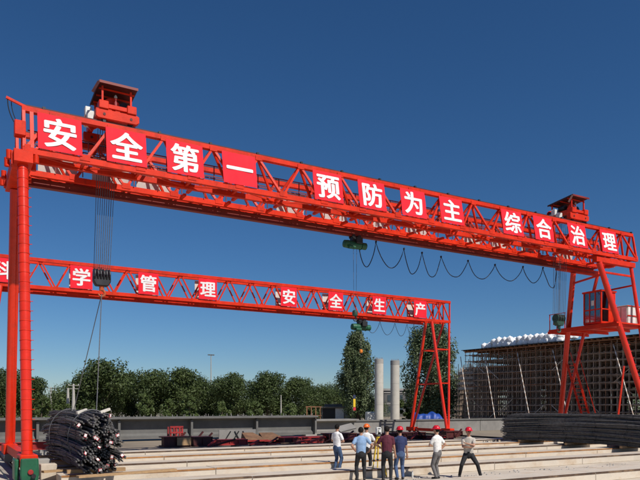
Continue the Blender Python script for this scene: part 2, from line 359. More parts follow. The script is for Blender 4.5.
for yr in (25.02, 26.16):                                  # inner walkway handrails; darker red paints in the shade between the girders
    for z in (ZB + .55, ZB + 1.05): bar('hand_rail', (GX0 + .2, yr, z), (GX1 - .2, yr, z), .035, .035, TRACK_SHADE, c1)
    for k in range(NB * 2): bar('rail_post', (GX0 + .3 + k * pitch / 2, yr, ZB + .1), (GX0 + .3 + k * pitch / 2, yr, ZB + 1.05), .035, .035, TRACK_SHADE, c1)
# beams that hang between the girders under the trolley runway (walkway brackets)
for k in range(NB + 1):
    x = GX0 + k * pitch
    if 4.0 < x < 7 or 29.7 < x < 32.3: continue
    bar('walkway_bracket', (x + .3, 24.97, ZB - .05), (x + .3, 25.45, ZB - .05), .12, .1, RED, c1)
    bar('walkway_bracket', (x + .3, 26.19, ZB - .05), (x + .3, 25.75, ZB - .05), .12, .1, RED, c1)
T1 = [('安', 39, 81.5), ('全', 108, 146), ('第', 168, 203.5), ('一', 225, 256), ('预', 314.5, 344), ('防', 359.5, 387), ('为', 402.5, 427),
      ('主', 441, 465), ('综', 502, 525.5), ('合', 534, 556), ('治', 568, 590), ('理', 599, 622)]
for ch, a, b_ in T1:
    xa = wx_at(a, 23.95); xb = wx_at(b_, 23.95); xc = (xa + xb) / 2
    banner(c1, ch, xc, 23.93, 11.245, 12.555, 1.44, 1.16, lean=.225)
    if ch not in '一': banner(c1, '', xc + random.uniform(-.4, .4), 27.24, 11.10, 12.45, 1.44, 1, lean=-.22)
bar('end_post', (GX0 + .25, 24.1, ZB + .1), (GX0 + .25, 24.33, ZT - .1), .12, .12, RED, c1)
# arm with feed cable at the left end
p = on_y(6, 97, 24.3); bar('cable_arm', (p.x, 24.3, p.z), (GX0 + .2, 24.35, ZT + .02), .08, .08, RED, c1)
q = on_y(17, 127, 24.3)
pts = [(p.x + .05, 24.3, p.z - .05)]
for i in range(1, 9):
    t_ = i / 8; pts.append((p.x + .05 + (q.x - p.x) * (t_ ** 2.2), 24.3, p.z - .05 + (q.z - p.z) * t_))
MB().tube(pts, .018, 6).obj('feed_cable', BLACK, c1, True)
MB().tube([(a + .12, b2 + .1, c_ + .02) for a, b2, c_ in pts], .014, 6).obj('feed_cable', BLACK, c1, True)
box('junction_box', (q.x - .1, 24.0, q.z - .35), (q.x + .25, 24.35, q.z + .15), RED, c1, .02)
# left rigid support: two tubes, the near one banded
NY, FY = 22.7, 29.3
capb = MB().box((RX0 - .3, 23.75, 10.62), (RX0 + .3, 27.4, 11.04)).obj('cap_beam', RED, c1, bevel=.015)
for yy in (24.06, 24.86, 26.3, 27.1):
    for s in (-1, 1): rod('flange_bolt', (RX0 + s * .42, yy, 10.75), (RX0 + s * .42, yy, 11.045), .09, RED, c1)
for yy, s in ((24.06, -1), (27.1, 1)): box('chord_seat', (RX0 - .36, yy - .16, 10.55 if s < 0 else 10.7), (RX0 - .305, yy + .16, 11.0), RED, c1)
topN = Vector((RX0, 24.05, 10.62)); botN = Vector((RX0, NY, .92))
leg = rod('leg', botN, topN, .17, REDL, c1, 20)
for k in range(30):
    c = botN.lerp(topN, (k + .4) / 30); d = (topN - botN).normalized() * .012
    rod('leg_band', c - d, c + d, .179, RED, leg, 20)
    bar('step_rung', c + Vector((.15, -.05, .02)), c + Vector((.24, -.1, .02)), .02, .02, RED, leg)
legf = rod('leg', (RX0, FY, .92), (RX0, 26.95, 10.62), .17, REDL, c1, 20)
bar('leg_stiffener', (RX0 + .15, FY - .1, 1.0), (RX0 + .15, 26.85, 10.5), .09, .09, REDL, c1)
bar('sill_beam', (RX0, NY + .62, .78), (RX0, FY - .62, .78), .3, .3, RED, c1)
def bogie(parent, x, y, motor):
    b = MB().box((x - .26, y - .62, .52), (x + .26, y + .62, .94)).obj('bogie', RED, parent, bevel=.03)
    for s in (-1, 1):
        wl = MB().tube([(x - .06, y + s * .38, .44), (x + .06, y + s * .38, .44)], .25, 20).obj('wheel', STEEL, b, bevel=.01)
    if motor:
        MB().prism([(y - .42, .12), (y + .3, .12), (y + .36, .3), (y + .34, .80), (y - .46, .80), (y - .46, .3)], x - .40, x - .27, 'x').obj('gear_housing', GREEN, b, bevel=.03)
        MB().prism([(x - .24, .14), (x + .24, .14), (x + .27, .34), (x + .25, .84), (x - .25, .84), (x - .27, .34)], y - .80, y - .625, 'y').obj('gear_housing', GREEN, b, bevel=.03)
        MB().tube([(x + .02, y - .86, .42), (x + .02, y - .805, .42)], .085, 14).obj('hub', FRED, b, bevel=.015)
        MB().tube([(x + .1, y - .9, .30), (x + .1, y - .805, .30)], .07, 12).obj('hub', BLACK, b)
    else:
        MB().tube([(x - .1, y - .85, .4), (x - .1, y - .63, .4)], .17, 14).obj('motor', GREY, b, True)
    return b
bogie(c1, RX0, NY, True); bogie(c1, RX0, FY, False)
# right support: two V frames, platform, cabin, cabinet
XI, XO = 32.3, 35.2
for yy, ty, xi, xo in ((NY, 24.2, XI, XO), (FY, 26.8, 33.35, 35.6)):
    rod('leg', (RX1 - .12, yy, .92), (xi, ty, 10.66), .165, REDL, c1, 18)
    rod('leg', (RX1 + .10, yy, .92), (xo, ty, 10.66), .105, REDL, c1, 16)
    bar('head_beam', (min(xi, XI) - .4, ty, 10.8), (xo + .2, ty, 10.8), .3, .27, RED, c1)
    bogie(c1, RX1, yy, yy == FY)
bar('sill_beam', (RX1, NY + .62, .78), (RX1, FY - .62, .78), .3, .3, RED, c1)
for k in range(26):
    a = Vector((RX1 - .12, NY, .92)).lerp(Vector((XI, 24.2, 10.66)), (k + .5) / 26)
    bar('step_rung', a + Vector((.14, -.08, 0)), a + Vector((.25, -.12, 0)), .025, .025, RED, c1)
bar('tie', (XI + .2, 24.15, 10.0), (33.45, 26.95, 10.0), .1, .1, RED, c1)
bar('tie', (XO, 24.2, 10.15), (XI + .25, 24.2, 10.15), .1, .1, RED, c1)
bar('tie', (35.55, 27.05, 9.6), (XO, 24.05, 9.6), .09, .09, RED, c1)
ZP = 7.25
plat = MB().box((32.9, 23.5, ZP - .08), (36.6, 28.3, ZP)).obj('platform', RED, c1)
for yy in (23.7, 25.2, 26.7, 28.15): bar('platform_beam', (32.95, yy, ZP - .18), (36.5, yy, ZP - .18), .1, .14, RED, plat)
bar('platform_beam', (33.0, 23.4, ZP - .17), (33.0, 28.4, ZP - .17), .14, .17, RED, plat)
for yy in (27.1, 27.7, 28.25):
    bar('railing', (32.95, yy, ZP), (32.95, yy, ZP + .95), .04, .04, RED, plat)
bar('railing', (32.95, 27.05, ZP + .95), (32.95, 28.3, ZP + .95), .04, .04, RED, plat)
box('notice_plate', (32.9, 27.2, ZP + .28), (32.925, 27.95, ZP + .82), FRED, plat)
# operator cabin
cx0, cx1, cy0, cy1, cz0, cz1 = 33.5, 34.8, 24.95, 26.2, ZP + .12, ZP + 2.1
cab = MB().box((cx0, cy0, cz0), (cx1, cy1, cz0 + .12)).box((cx0 - .06, cy0 - .06, cz1 - .1), (cx1 + .06, cy1 + .06, cz1)).obj('cabin', RED, c1, bevel=.015)
for x in (cx0 + .04, cx1 - .04):
    for y in (cy0 + .04, cy1 - .04): bar('cabin_post', (x, y, cz0 + .1), (x, y, cz1 - .1), .08, .08, RED, cab)
for y in (cy0 + .43, cy0 + .82): bar('cabin_post', (cx0 + .03, y, cz0 + .1), (cx0 + .03, y, cz1 - .1), .06, .06, RED, cab)
bar('cabin_rail', (cx0 + .03, cy0, cz0 + .85), (cx0 + .03, cy1, cz0 + .85), .06, .07, RED, cab)
bar('cabin_post', (cx0 + .7, cy0 + .03, cz0 + .1), (cx0 + .7, cy0 + .03, cz1 - .1), .06, .06, RED, cab)
bar('cabin_rail', (cx0, cy0 + .03, cz0 + .85), (cx1, cy0 + .03, cz0 + .85), .07, .06, RED, cab)
for a, b_ in ((cy0 + .08, cy0 + .40), (cy0 + .46, cy0 + .79), (cy0 + .85, cy1 - .08)):
    box('window', (cx0 + .025, a, cz0 + .89), (cx0 + .035, b_, cz1 - .1), CGLASS, cab)
    box('window', (cx0 + .025, a, cz0 + .13), (cx0 + .035, b_, cz0 + .81), CGLASS, cab)
box('window', (cx0 + .08, cy0 + .025, cz0 + .89), (cx0 + .66, cy0 + .035, cz1 - .1), CGLASS, cab)
box('window', (cx0 + .08, cy0 + .025, cz0 + .13), (cx0 + .66, cy0 + .035, cz0 + .81), CGLASS, cab)
box('side_panel', (cx0 + .74, cy0 + .01, cz0 + .12), (cx1 - .08, cy0 + .04, cz1 - .1), RED, cab)
box('side_panel', (cx1 - .04, cy0 + .08, cz0 + .12), (cx1 - .01, cy1 - .08, cz1 - .1), RED, cab)
box('window', (cx0 + .08, cy1 - .035, cz0 + .5), (cx1 - .08, cy1 - .02, cz1 - .1), CGLASS, cab); box('side_panel', (cx0 + .08, cy1 - .04, cz0 + .12), (cx1 - .08, cy1 - .01, cz0 + .48), RED, cab)
box('notice', (cx0 + .012, cy0 + .5, cz0 + 1.1), (cx0 + .022, cy0 + .7, cz0 + 1.4), WHITEP, cab)
MB().lathe([(.14, 0), (.14, .5), (.06, .55), (.11, .6), (.12, .75), (.05, .85)], (cx0 + .65, cy0 + .62, cz0 + .4)).obj('operator_seat', BLACK, cab, True)
# electrical cabinet
ec = MB().box((34.800, 24.15, ZP + .004), (36.000, 25.0, ZP + 1.18)).obj('electrical_cabinet', CREAM, c1, bevel=.02)
for x in (34.850, 35.270, 35.69):
    box('cabinet_door', (x, 24.135, ZP + .1), (x + .27, 24.15, ZP + .5), WHITEP, ec); box('cabinet_door', (x, 24.135, ZP + .6), (x + .27, 24.15, ZP + 1.08), WHITEP, ec)
for y in (24.2, 24.62): box('cabinet_door', (34.785, y, ZP + .1), (34.800, y + .34, ZP + 1.08), WHITEP, ec)
for z in (ZP + .05, ZP + .55, ZP + 1.13): bar('cabinet_rail', (34.750, 24.11, z), (36.050, 24.11, z), .03, .05, RED, ec)
# stair ladder beside the far bogie
lt, lb = at(566.5, 364, 41.2), at(584, 425, 40.6)
for dy in (0, .55):
    o = Vector((.06, -dy, 0)); bar('stair_stringer', lb + o, lt + o, .07, .12, RED, c1); 
    bar('hand_rail', lb + o + Vector((.3, 0, .75)), lt + o + Vector((.3, 0, .75)), .035, .035, RED, c1)
for k in range(16):
    c = lb.lerp(lt, (k + .5) / 16) + Vector((.06, 0, 0)); bar('stair_tread', c, c + Vector((0, -.55, 0)), .16, .03, RED, c1)
bar('strut', at(616.5, 430, 40.2), at(624, 366, 39.3), .09, .09, REDL, c1)

# ------------------------------------------------------------------ trolleys with their ropes and hook blocks
def trolley(xc, label, blockz, blockmat, hookmat, spread, n, yc=25.5):
    zr = ZT + .16
    t = thing('hoist_trolley', label, 'trolley', (xc, 25.58, zr), 'hoist trolleys on the large crane')
    for yt in (24.40, 26.76):
        MB().prism([(xc - .78, zr + .12), (xc - .70, zr + .06), (xc + .66, zr + .06), (xc + .78, zr + .14), (xc + .78, zr + .36), (xc + .70, zr + .40), (xc - .78, zr + .40)], yt - .13, yt + .13, 'y').obj('end_truck', RED, t, bevel=.015)
        for s in (-1, 1): MB().tube([(xc + s * .48, yt - .05, zr + .13), (xc + s * .48, yt + .05, zr + .13)], .13, 16).obj('wheel', STEEL, t)
        for s in (-1, 1): MB().tube([(xc + s * .48, yt - .145, zr + .22), (xc + s * .48, yt - .135, zr + .22)], .05, 10).obj('axle_cap', MAROON, t)
    for s in (-1, 1): bar('cross_beam', (xc + s * .55, 24.28, zr + .52), (xc + s * .55, 26.88, zr + .52), .18, .22, RED, t)
    for s in (-1, 1): box('bearing_block', (xc + s * .5 - .17, 24.22, zr + .405), (xc + s * .5 + .17, 24.6, zr + .70), RED, t, .02)
    bar('front_beam', (xc - .4, 24.33, zr + .54), (xc + .4, 24.33, zr + .54), .12, .14, RED, t)
    # winch
    MB().tube([(xc - .12, 24.75, zr + .72), (xc - .12, 26.2, zr + .72)], .23, 18).obj('winch_drum', ROPE, t, True)
    for yy in (24.74, 26.2): MB().tube([(xc - .12, yy - .03, zr + .72), (xc - .12, yy + .03, zr + .72)], .32, 18).obj('drum_flange', RED, t)
    MB().tube([(xc + .32, 24.7, zr + .80), (xc + .32, 25.25, zr + .80)], .18, 16).obj('motor', BLACK, t, True)
    MB().tube([(xc - .42, 24.9, zr + .86), (xc - .42, 25.3, zr + .86)], .15, 16).obj('motor', BLACK, t, True)
    box('gearbox', (xc + .1, 25.3, zr + .62), (xc + .5, 25.7, zr + .95), BLACK, t, .03)
    MB().lathe([(.06, 0), (.065, .2), (.03, .26), (.035, .30), (.05, .33), (.03, .38)], (xc - .02, 24.55, zr + .62), 12).obj('brake_unit', FRED, t, True)
    MB().lathe([(.05, 0), (.06, .05), (.02, .12)], (xc - .02, 24.55, zr + 1.0), 12).obj('lamp', CREAM, t, True)
    for k, (dx, dy, dz) in enumerate(((-.82, 25.0, .16), (-.84, 25.3, .42), (-.80, 25.62, .2))):
        box('control_box', (xc + dx - .14, dy - .14, zr + dz), (xc + dx + .1, dy + .14, zr + dz + .34), WHITEP, t, .02)
    bar('box_bracket', (xc - .9, 25.3, zr + .13), (xc - .5, 25.3, zr + .40), .06, .5, RED, t)
    # roof with posts
    zt = zr + 1.30
    for x in (xc - .52, xc + .5):
        for y in (24.42, 25.75): bar('post', (x, y, zr + .5), (x, y, zt - .02 - (.10 if y > 25 else 0)), .065, .065, RED, t)
    m = MB(); th = .03
    x0, x1, y0, y1 = xc - .66, xc + .72, 24.22, 25.95
    za, zb_ = zt + .06, zt - .12
    m.add([(x0, y0, za), (x1, y0, za), (x1, y1, zb_), (x0, y1, zb_), (x0, y0, za + th), (x1, y0, za + th), (x1, y1, zb_ + th), (x0, y1, zb_ + th)],
          [(3,2,1,0),(4,5,6,7),(0,1,5,4),(1,2,6,5),(2,3,7,6),(3,0,4,7)])
    rf = m.obj('roof', MAROON, t)
    bar('fascia', (x0, y0 - .01, za - .01), (x1, y0 - .01, za - .01), .02, .09, TRACK_SHADE, rf); bar('fascia', (x0 - .01, y0, za - .01), (x0 - .01, y1, zb_ - .01), .02, .09, MAROON, rf)
    bar('roof_flap', (x0 - .02, y0, za - .03), (x0 - .22, y0 + .1, za - .42), .02, .1, MAROON, rf)
    for y in (24.6, 25.1, 25.6): bar('purlin', (x0 + .05, y, za - .05 - (y - y0) * .1), (x1 - .05, y, za - .05 - (y - y0) * .1), .04, .05, RED, rf)
    # ropes down to the hook block
    for row in (-1, 1):
        for k in range(n):
            f = (k / (n - 1) - .5)
            rod('hoist_rope', (xc + spread[0] + f * .50, yc + row * .20, blockz + .3), (xc + spread[0] * .3 + f * .62, yc + row * .22, zr + .55), .011, ROPE, t, 6)
    bx_ = xc + spread[0]
    hb = MB().prism([(bx_ - .32, blockz + .05), (bx_ - .22, blockz - .12), (bx_ + .22, blockz - .12), (bx_ + .32, blockz + .05), (bx_ + .32, blockz + .24), (bx_ - .32, blockz + .24)], yc - .15, yc + .15, 'y').obj('hook_block', blockmat, t, bevel=.03)
    for k in range(6):
        x = bx_ - .27 + k * .108
        MB().tube([(x - .028, yc, blockz + .3), (x + .028, yc, blockz + .3)], .24, 18).obj('sheave', STEEL if k % 2 else blockmat, hb, bevel=.012)
    MB().tube([(bx_, yc, blockz - .1), (bx_, yc, blockz - .28)], .09, 10).obj('hook_shank', hookmat, hb)
    pts = [(bx_ + .12 * math.sin(a) , yc, blockz - .38 + .12 * math.cos(a)) for a in [i * .42 for i in range(0, 12)]]
    MB().tube(pts, [.05] * 7 + [.045, .04, .035, .03, .015], 10).obj('hook', hookmat, hb, True)
    return t, Vector((bx_, yc, blockz - .5))
ptop = on_y(103, 285, 25.5)
t1, hook1 = trolley(5.45, 'red hoist trolley with sheltering roof, over the rebar pile by the banded leg', on_y(100, 283, 25.5).z, STEEL, HOOKR, (-.33,), 8)
t2, hook2 = trolley(30.75, 'red hoist trolley with sheltering roof, above the operator cabin end', on_y(562, 324, 25.5).z, DGREEN, DGREEN, (-.25,), 5)

# ------------------------------------------------------------------ electric hoists and festoon cables
def festoon(parent, name, peaks, lows, wy, r, m):
    m_ = MB(); pts = []
    P = [on_y(a, b_, wy) for a, b_ in peaks]; Lw = [on_y(a, b_, wy) for a, b_ in lows]
    for i in range(len(P) - 1):
        a, l, b_ = P[i], Lw[i], P[i + 1]
        for k in range(12):
            u = k / 12; x = a.x + (b_.x - a.x) * u
            um = min(.8, max(.2, (l.x - a.x) / (b_.x - a.x)))
            h = abs((u - um) / (um if u < um else 1 - um)) ** 2.1
            zt_ = a.z + (b_.z - a.z) * u
            pts.append((x, wy + .02 * math.sin(k + i), l.z + (zt_ - l.z) * h))
    pts.append(P[-1])
    return m_.tube(pts, r, 6).obj(name, m, parent, True)
def hoist(label, x, wy, ztop, hookz, sc=1.0, hookm=DGREEN, drop=True):
    t = thing('electric_hoist', label, 'hoist', (x, wy, ztop), None)
    def sv(v): return Vector((x, wy, ztop)) + Vector(v) * sc
    MB().box(sv((-.22, -.14, -.30)), sv((.22, .14, -.06))).obj('trolley_frame', STEEL, t, bevel=.02)
    for s in (-1, 1):
        for s2 in (-1, 1): MB().tube([sv((s * .16, s2 * .17, -.06)), sv((s * .16, s2 * .11, -.06))], .09 * sc, 14).obj('wheel', STEEL, t)
    MB().tube([sv((-.36, 0, -.45)), sv((.30, 0, -.45))], .19 * sc, 18).obj('drum', GREEN, t, True)
    MB().tube([sv((.32, 0, -.45)), sv((.36, 0, -.45)), sv((.62, 0, -.45)), sv((.66, 0, -.45))], [.21 * sc, .17 * sc, .17 * sc, .1 * sc], 18).obj('motor', GREEN, t, True)
    MB().tube([sv((-.38, 0, -.45)), sv((-.62, 0, -.45)), sv((-.66, 0, -.45))], [.20 * sc, .18 * sc, .09 * sc], 18).obj('gearbox', GREEN, t, True)
    MB().box(sv((-.1, -.34, -.42)), sv((.25, -.21, -.12))).obj('control_box', BLACK, t, bevel=.02)
    MB().tube([sv((-.5, -.22, -.62)), sv((-.15, -.22, -.62))], .1 * sc, 14).obj('travel_motor', GREEN, t, True)
    for s in (-1, 1): rod('hoist_rope', (x + s * .06, wy, hookz + .2), (x + s * .10, wy, ztop - .6 * sc), .009, ROPE, t, 6)
    hb = MB().lathe([(.06, -.02), (.13, .04), (.14, .16), (.12, .26), (.05, .3)], (x, wy, hookz), 14).obj('hook_block', hookm, t, True)
    pts = [(x + .1 * math.sin(a), wy, hookz - .14 + .1 * math.cos(a)) for a in [i * .45 for i in range(11)]]
    MB().tube(pts, [.035] * 7 + [.03, .028, .024, .012], 8).obj('hook', STEEL, hb, True)
    return t
hx = wx_at(355, 26.7)
h1 = hoist('green electric hoist hanging under the large crane girder at mid span', hx, 26.7, ZB - .36, on_y(354, 316, 26.7).z, 1.0)
pk = [(358, 240), (376, 242), (404, 249), (422, 253), (441, 257), (468, 261), (495, 265), (523, 267), (543, 268), (557, 268)]
lw = [(366, 267), (391, 268), (412, 274), (432, 277), (455, 277), (481, 279), (509, 281), (533, 283), (553, 288)]
fc = festoon(None, 'festoon_cable', pk, lw, 26.7, .022, BLACK)
tag(fc, 'black festoon cable looping in swags below the large crane girder', 'cable')
a = on_y(356, 236, 26.7); b_ = on_y(560, 266, 26.7)
wire = MB().tube([a, a.lerp(b_, .5) + Vector((0, 0, -.12)), b_], .008, 5).obj('messenger_wire', ROPE, fc)
for px, y in pk[1:-1]:
    p = on_y(px, y, 26.7); box('cable_clip', (p.x - .03, 26.66, p.z - .03), (p.x + .03, 26.74, p.z + .06), STEEL, fc)

# ------------------------------------------------------------------ small crane behind
YC2 = 43.2
X20 = 0.6; X21 = wx_at(450, 42.8)
c2 = thing('gantry_crane', 'smaller red single-girder gantry crane with white lettering, farther back', 'gantry crane', (18.5, YC2, 0.19))
ZB2, ZT2, cs2, ds2 = 9.68, 11.36, .20, .085
y20, y21 = 42.8, 43.6
n2 = 21; p2 = (X21 - X20) / n2
for yb in (y20, y21):
    bar('top_chord', (X20, yb, ZT2), (X21, yb, ZT2), cs2, cs2, RED, c2); bar('bottom_chord', (X20, yb, ZB2), (X21, yb, ZB2), cs2, cs2 * 1.1, RED, c2)
    for k in range(n2):
        xa = X20 + k * p2; xm = xa + p2 / 2; xb = xa + p2
        bar('diagonal', (xa + .04, yb, ZB2 + .08), (xm - .04, yb, ZT2 - .08), ds2, ds2, RED, c2, up=(0, 1, 0))
        bar('diagonal', (xm + .04, yb, ZT2 - .08), (xb - .04, yb, ZB2 + .08), ds2, ds2, RED, c2, up=(0, 1, 0))
    for xe in (X20, X21 - .05, X21 - 1.2): bar('end_post', (xe, yb, ZB2 + .1), (xe, yb, ZT2 - .1), .1, .1, RED, c2)
for k in range(n2 + 1):
    xa = X20 + k * p2 + .02
    bar('cross_tie', (xa, y20 + .1, ZB2), (xa, y21 - .1, ZB2), .09, .09, RED, c2)
    bar('cross_tie', (min(xa + p2 / 2, X21 - .1), y20 + .1, ZT2), (min(xa + p2 / 2, X21 - .1), y21 - .1, ZT2), .07, .07, RED, c2)
MB().prism([(YC2-.1, ZB2-.36), (YC2+.1, ZB2-.36), (YC2+.1, ZB2-.34), (YC2+.01, ZB2-.33), (YC2+.01, ZB2-.07), (YC2+.1, ZB2-.06), (YC2-.1, ZB2-.06), (YC2-.01, ZB2-.07), (YC2-.01, ZB2-.33), (YC2-.1, ZB2-.34)], X20 + .1, X21 - 2.6, 'x').obj('hoist_track', RED, c2)
T2 = [('科', -9, 12.5), ('学', 71, 92), ('管', 138, 159), ('理', 199, 217), ('安', 279, 299), ('全', 327, 345), ('生', 371, 388), ('产', 413, 428)]
for ch, a, b_ in T2:
    xc = (wx_at(a, 42.6) + wx_at(b_, 42.6)) / 2
    banner(c2, ch, xc, 42.63, 9.80, 11.22, 1.32, 1.12)
    banner(c2, '', xc + .1, 43.73, 9.80, 11.22, 1.32, 1)
B2X = 35.6
def sup2(xi, xo, bx, parent):
    NY2, FY2 = 40.9, 45.6
    for yy, ty in ((NY2, y20), (FY2, y21)):
        L1 = (Vector((bx - .1, yy, .6)), Vector((xi, ty, ZB2 - .1))); L2 = (Vector((bx + .1, yy, .6)), Vector((xo, ty, ZB2 - .1)))
        rod('leg', *L1, .13, REDL, parent, 14); rod('leg', *L2, .10, REDL, parent, 14)
        for f in (.42, .74): bar('brace', L1[0].lerp(L1[1], f), L2[0].lerp(L2[1], f), .09, .09, RED, parent)
        b = MB().box((bx - .24, yy - .55, .3), (bx + .24, yy + .55, .64)).obj('bogie', RED, parent, bevel=.02)
        for s in (-1, 1): MB().tube([(bx - .06, yy + s * .33, .39), (bx + .06, yy + s * .33, .39)], .2, 16).obj('wheel', STEEL, b)
    for f in (.42, .74):
        for xt, o in ((xi, -.1), (xo, .1)):
            a = Vector((bx + o, NY2, .6)).lerp(Vector((xt, y20, ZB2 - .1)), f); b_ = Vector((bx + o, FY2, .6)).lerp(Vector((xt, y21, ZB2 - .1)), f)
            bar('brace', a, b_, .09, .09, RED, parent)
    bar('sill_beam', (bx, NY2 + .55, .45), (bx, FY2 - .55, .45), .22, .24, RED, parent)
sup2(35.5, X21 - .1, B2X, c2); sup2(X20 + 2.2, X20 + .2, 1.6, c2)
h2x = wx_at(361, 43.2)
h2 = hoist('green electric hoist with orange hook, under the smaller rear crane', h2x, YC2, ZB2 - .34, on_y(361, 353, 43.2).z, 1.35, ORANGE)
f2 = festoon(None, 'festoon_cable', [(366, 322), (380, 321), (395, 323), (407, 324), (417, 326)], [(372, 333), (387, 335), (401, 336), (412, 337)], 43.25, .018, BLACK)
tag(f2, 'thin black festoon cable hanging below the smaller rear crane', 'cable')

# ------------------------------------------------------------------ rebar piles
def rods_mesh(seed, L=9.6, n=13, rad=.118):
    rnd = random.Random(seed); m = MB()
    for i in range(n):
        a = i * 2.39996; r = rad * math.sqrt((i + .5) / n) * .94
        cx, cz = r * math.cos(a), r * math.sin(a)
        e0, e1 = rnd.uniform(-.12, .12), rnd.uniform(-.2, .2)
        ph = rnd.uniform(0, 6.28); am = rnd.uniform(.008, .034)
        pts = []
        for k in range(13):
            s = k / 12; y = -L / 2 + e0 + (L + e1 - e0) * s
            pinch = 1.0 - .18 * (math.sin(s * math.pi * 5) ** 2) + .28 * (abs(s - .5) * 2) ** 6
            droop = -.10 * (abs(s - .5) * 2) ** 2.5
            tw = 1.6 * s + seed; cx, cz = r * math.cos(a + tw), r * math.sin(a + tw)
            pts.append((cx * pinch + am * math.sin(s * 9 + ph), y, cz * pinch + am * math.cos(s * 7 + ph) + droop))
        m.tube(pts, rnd.uniform(.024, .032), 6)
    return m.mesh('rods', REBAR)
RODS = [rods_mesh(i) for i in range(4)]
def tie_mesh():
    m = MB(); m.tube([(.133 * math.cos(a), 0, .133 * math.sin(a)) for a in [i * 2 * math.pi / 14 for i in range(15)]], .008, 5); return m.mesh('wire_tie', STEEL)
TIE = tie_mesh()
TAG = MB().box((-.042, -.012, -.055), (.042, .006, .055)).mesh('tag', TAGR)
TAGL = MB().box((-.036, -.016, -.038), (.036, -.0125, .052)).mesh('tag_label', TAGW)
CAP = MB().tube([(0, -.05, 0), (0, .03, 0)], .03, 8).mesh('rod_end_paint', TAGW)
ORD = ['first', 'second', 'third', 'fourth', 'fifth', 'sixth', 'seventh', 'eighth', 'ninth', 'tenth', 'eleventh', 'twelfth', 'thirteenth', 'fourteenth']
def pile(xc, yc, zb, wtop, rows, jit, label, group, seed, yaw=0, ln=1.0):
    rnd = random.Random(seed); k = 0
    Mp = Matrix.Translation((xc, yc, 0)) @ Matrix.Rotation(yaw, 4, 'Z')
    for j, nrow in enumerate(rows):
        for i in range(nrow):
            x = (i - (nrow - 1) / 2) * .25 + rnd.uniform(-.02, .02) * jit; z = zb + .13 + j * .226 + rnd.uniform(-.015, .015) * jit
            y = rnd.uniform(-.22, .22) * jit
            M = Mp @ Matrix.Translation((x, y, z)) @ Matrix.Rotation(rnd.uniform(-.012, .012) * jit, 4, 'Z') @ Matrix.Rotation(rnd.uniform(-.008, .008) * jit, 4, 'X') @ Matrix.Rotation(rnd.uniform(0, .5), 4, 'Y') @ Matrix.Diagonal((1, ln, 1, 1))
            rn = 'bottom row' if j == 0 else 'top row' if j == len(rows) - 1 else ORD[j] + ' row up'
            t = link('rebar_bundle', None, M); tag(t, label + ', ' + ORD[i] + ' from left, ' + rn, 'rebar bundle', group)
            link('rods', RODS[rnd.randrange(4)], M, t)
            for yy in (-3.6, -1.7, .2, 2.1, 3.9):
                dr = -.10 * (abs(yy) / 4.8) ** 2.5
                link('wire_tie', TIE, M @ Matrix.Translation((0, yy, dr)), t)
            if rnd.random() < .68:
                tg = link('tag', TAG, M @ Matrix.Translation((rnd.uniform(-.05, .05), -4.93, -.10 + rnd.uniform(-.08, .08))) @ Matrix.Rotation(rnd.uniform(-1.5, 1.5), 4, 'Y') @ Matrix.Rotation(rnd.uniform(-1.0, .5), 4, 'X') @ Matrix.Rotation(rnd.uniform(-.8, .8), 4, 'Z'), t)
                link('tag_label', TAGL, WM[tg.name], tg)
    for i, yy in enumerate((-3.4, 0, 3.4)):
        a = Mp @ Vector((-wtop / 2, yy, zb - .06)); b2 = Mp @ Vector((wtop / 2, yy, zb - .06))
        tag(bar('timber_sleeper', a, b2, .16, .12, WOOD), ('nearest', 'middle', 'farthest')[i] + ' timber sleeper under the ' + ('left' if xc < 15 else 'right') + ' rebar pile', 'timber', 'timber sleepers under the ' + ('left' if xc < 15 else 'right') + ' rebar pile')
pile(4.2, 25.1, .46, 1.8, [4, 5, 5, 5, 5, 5, 4, 3], 2.6, 'black rebar bundle in the left pile', 'rebar bundles of the left pile', 3, ln=.86)
pile(31.0, 24.45, .43, 2.4, [7, 8, 8, 8, 8, 7, 6], .8, 'black rebar bundle in the right pile', 'rebar bundles of the right pile', 5)
# battens on the left pile and slings
for px, y, l in ((82, 412, .5), (97, 407, .5)):
    p = on_y(px, y, 22.6)
    p = Vector((4.25 + (.25 if px > 90 else -.35), 21.9 if px > 90 else 22.6, 2.30 - (0 if px > 90 else .02)))
    o = bar('wood_pad', p + Vector((-.17, -.1, -.04)), p + Vector((.17, .1, .07)), .08, .08, PALEW)
    tag(o, 'pale wooden pad lying on top of the left rebar pile, ' + ('right one below the sling' if px > 90 else 'left one'), 'wood pad')
sl = thing('wire_sling', 'pair of steel wire slings from the orange hook down to the left rebar pile', 'sling', tuple(hook1))
hk = hook1 + Vector((0, 0, .08))
for (x, y, z, dx) in ((4.35, 22.5, 2.25, .0), (4.35, 27.0, 2.25, .0)):
    MB().tube([hk, hk.lerp(Vector((x, y, z)), .5) + Vector((.0, 0, 0)), (x, y, z)], .016, 6).obj('sling_leg', ROPE, sl, True)
    ring = []
    for i in range(25):
        a = i * 2 * math.pi / 24; ring.append((x - .14 + .76 * math.sin(a), y, 1.37 + .98 * math.cos(a) * (1 if math.cos(a) > 0 else .98)))
    MB().tube(ring, .018, 6).obj('sling_loop', ROPE, sl, True)

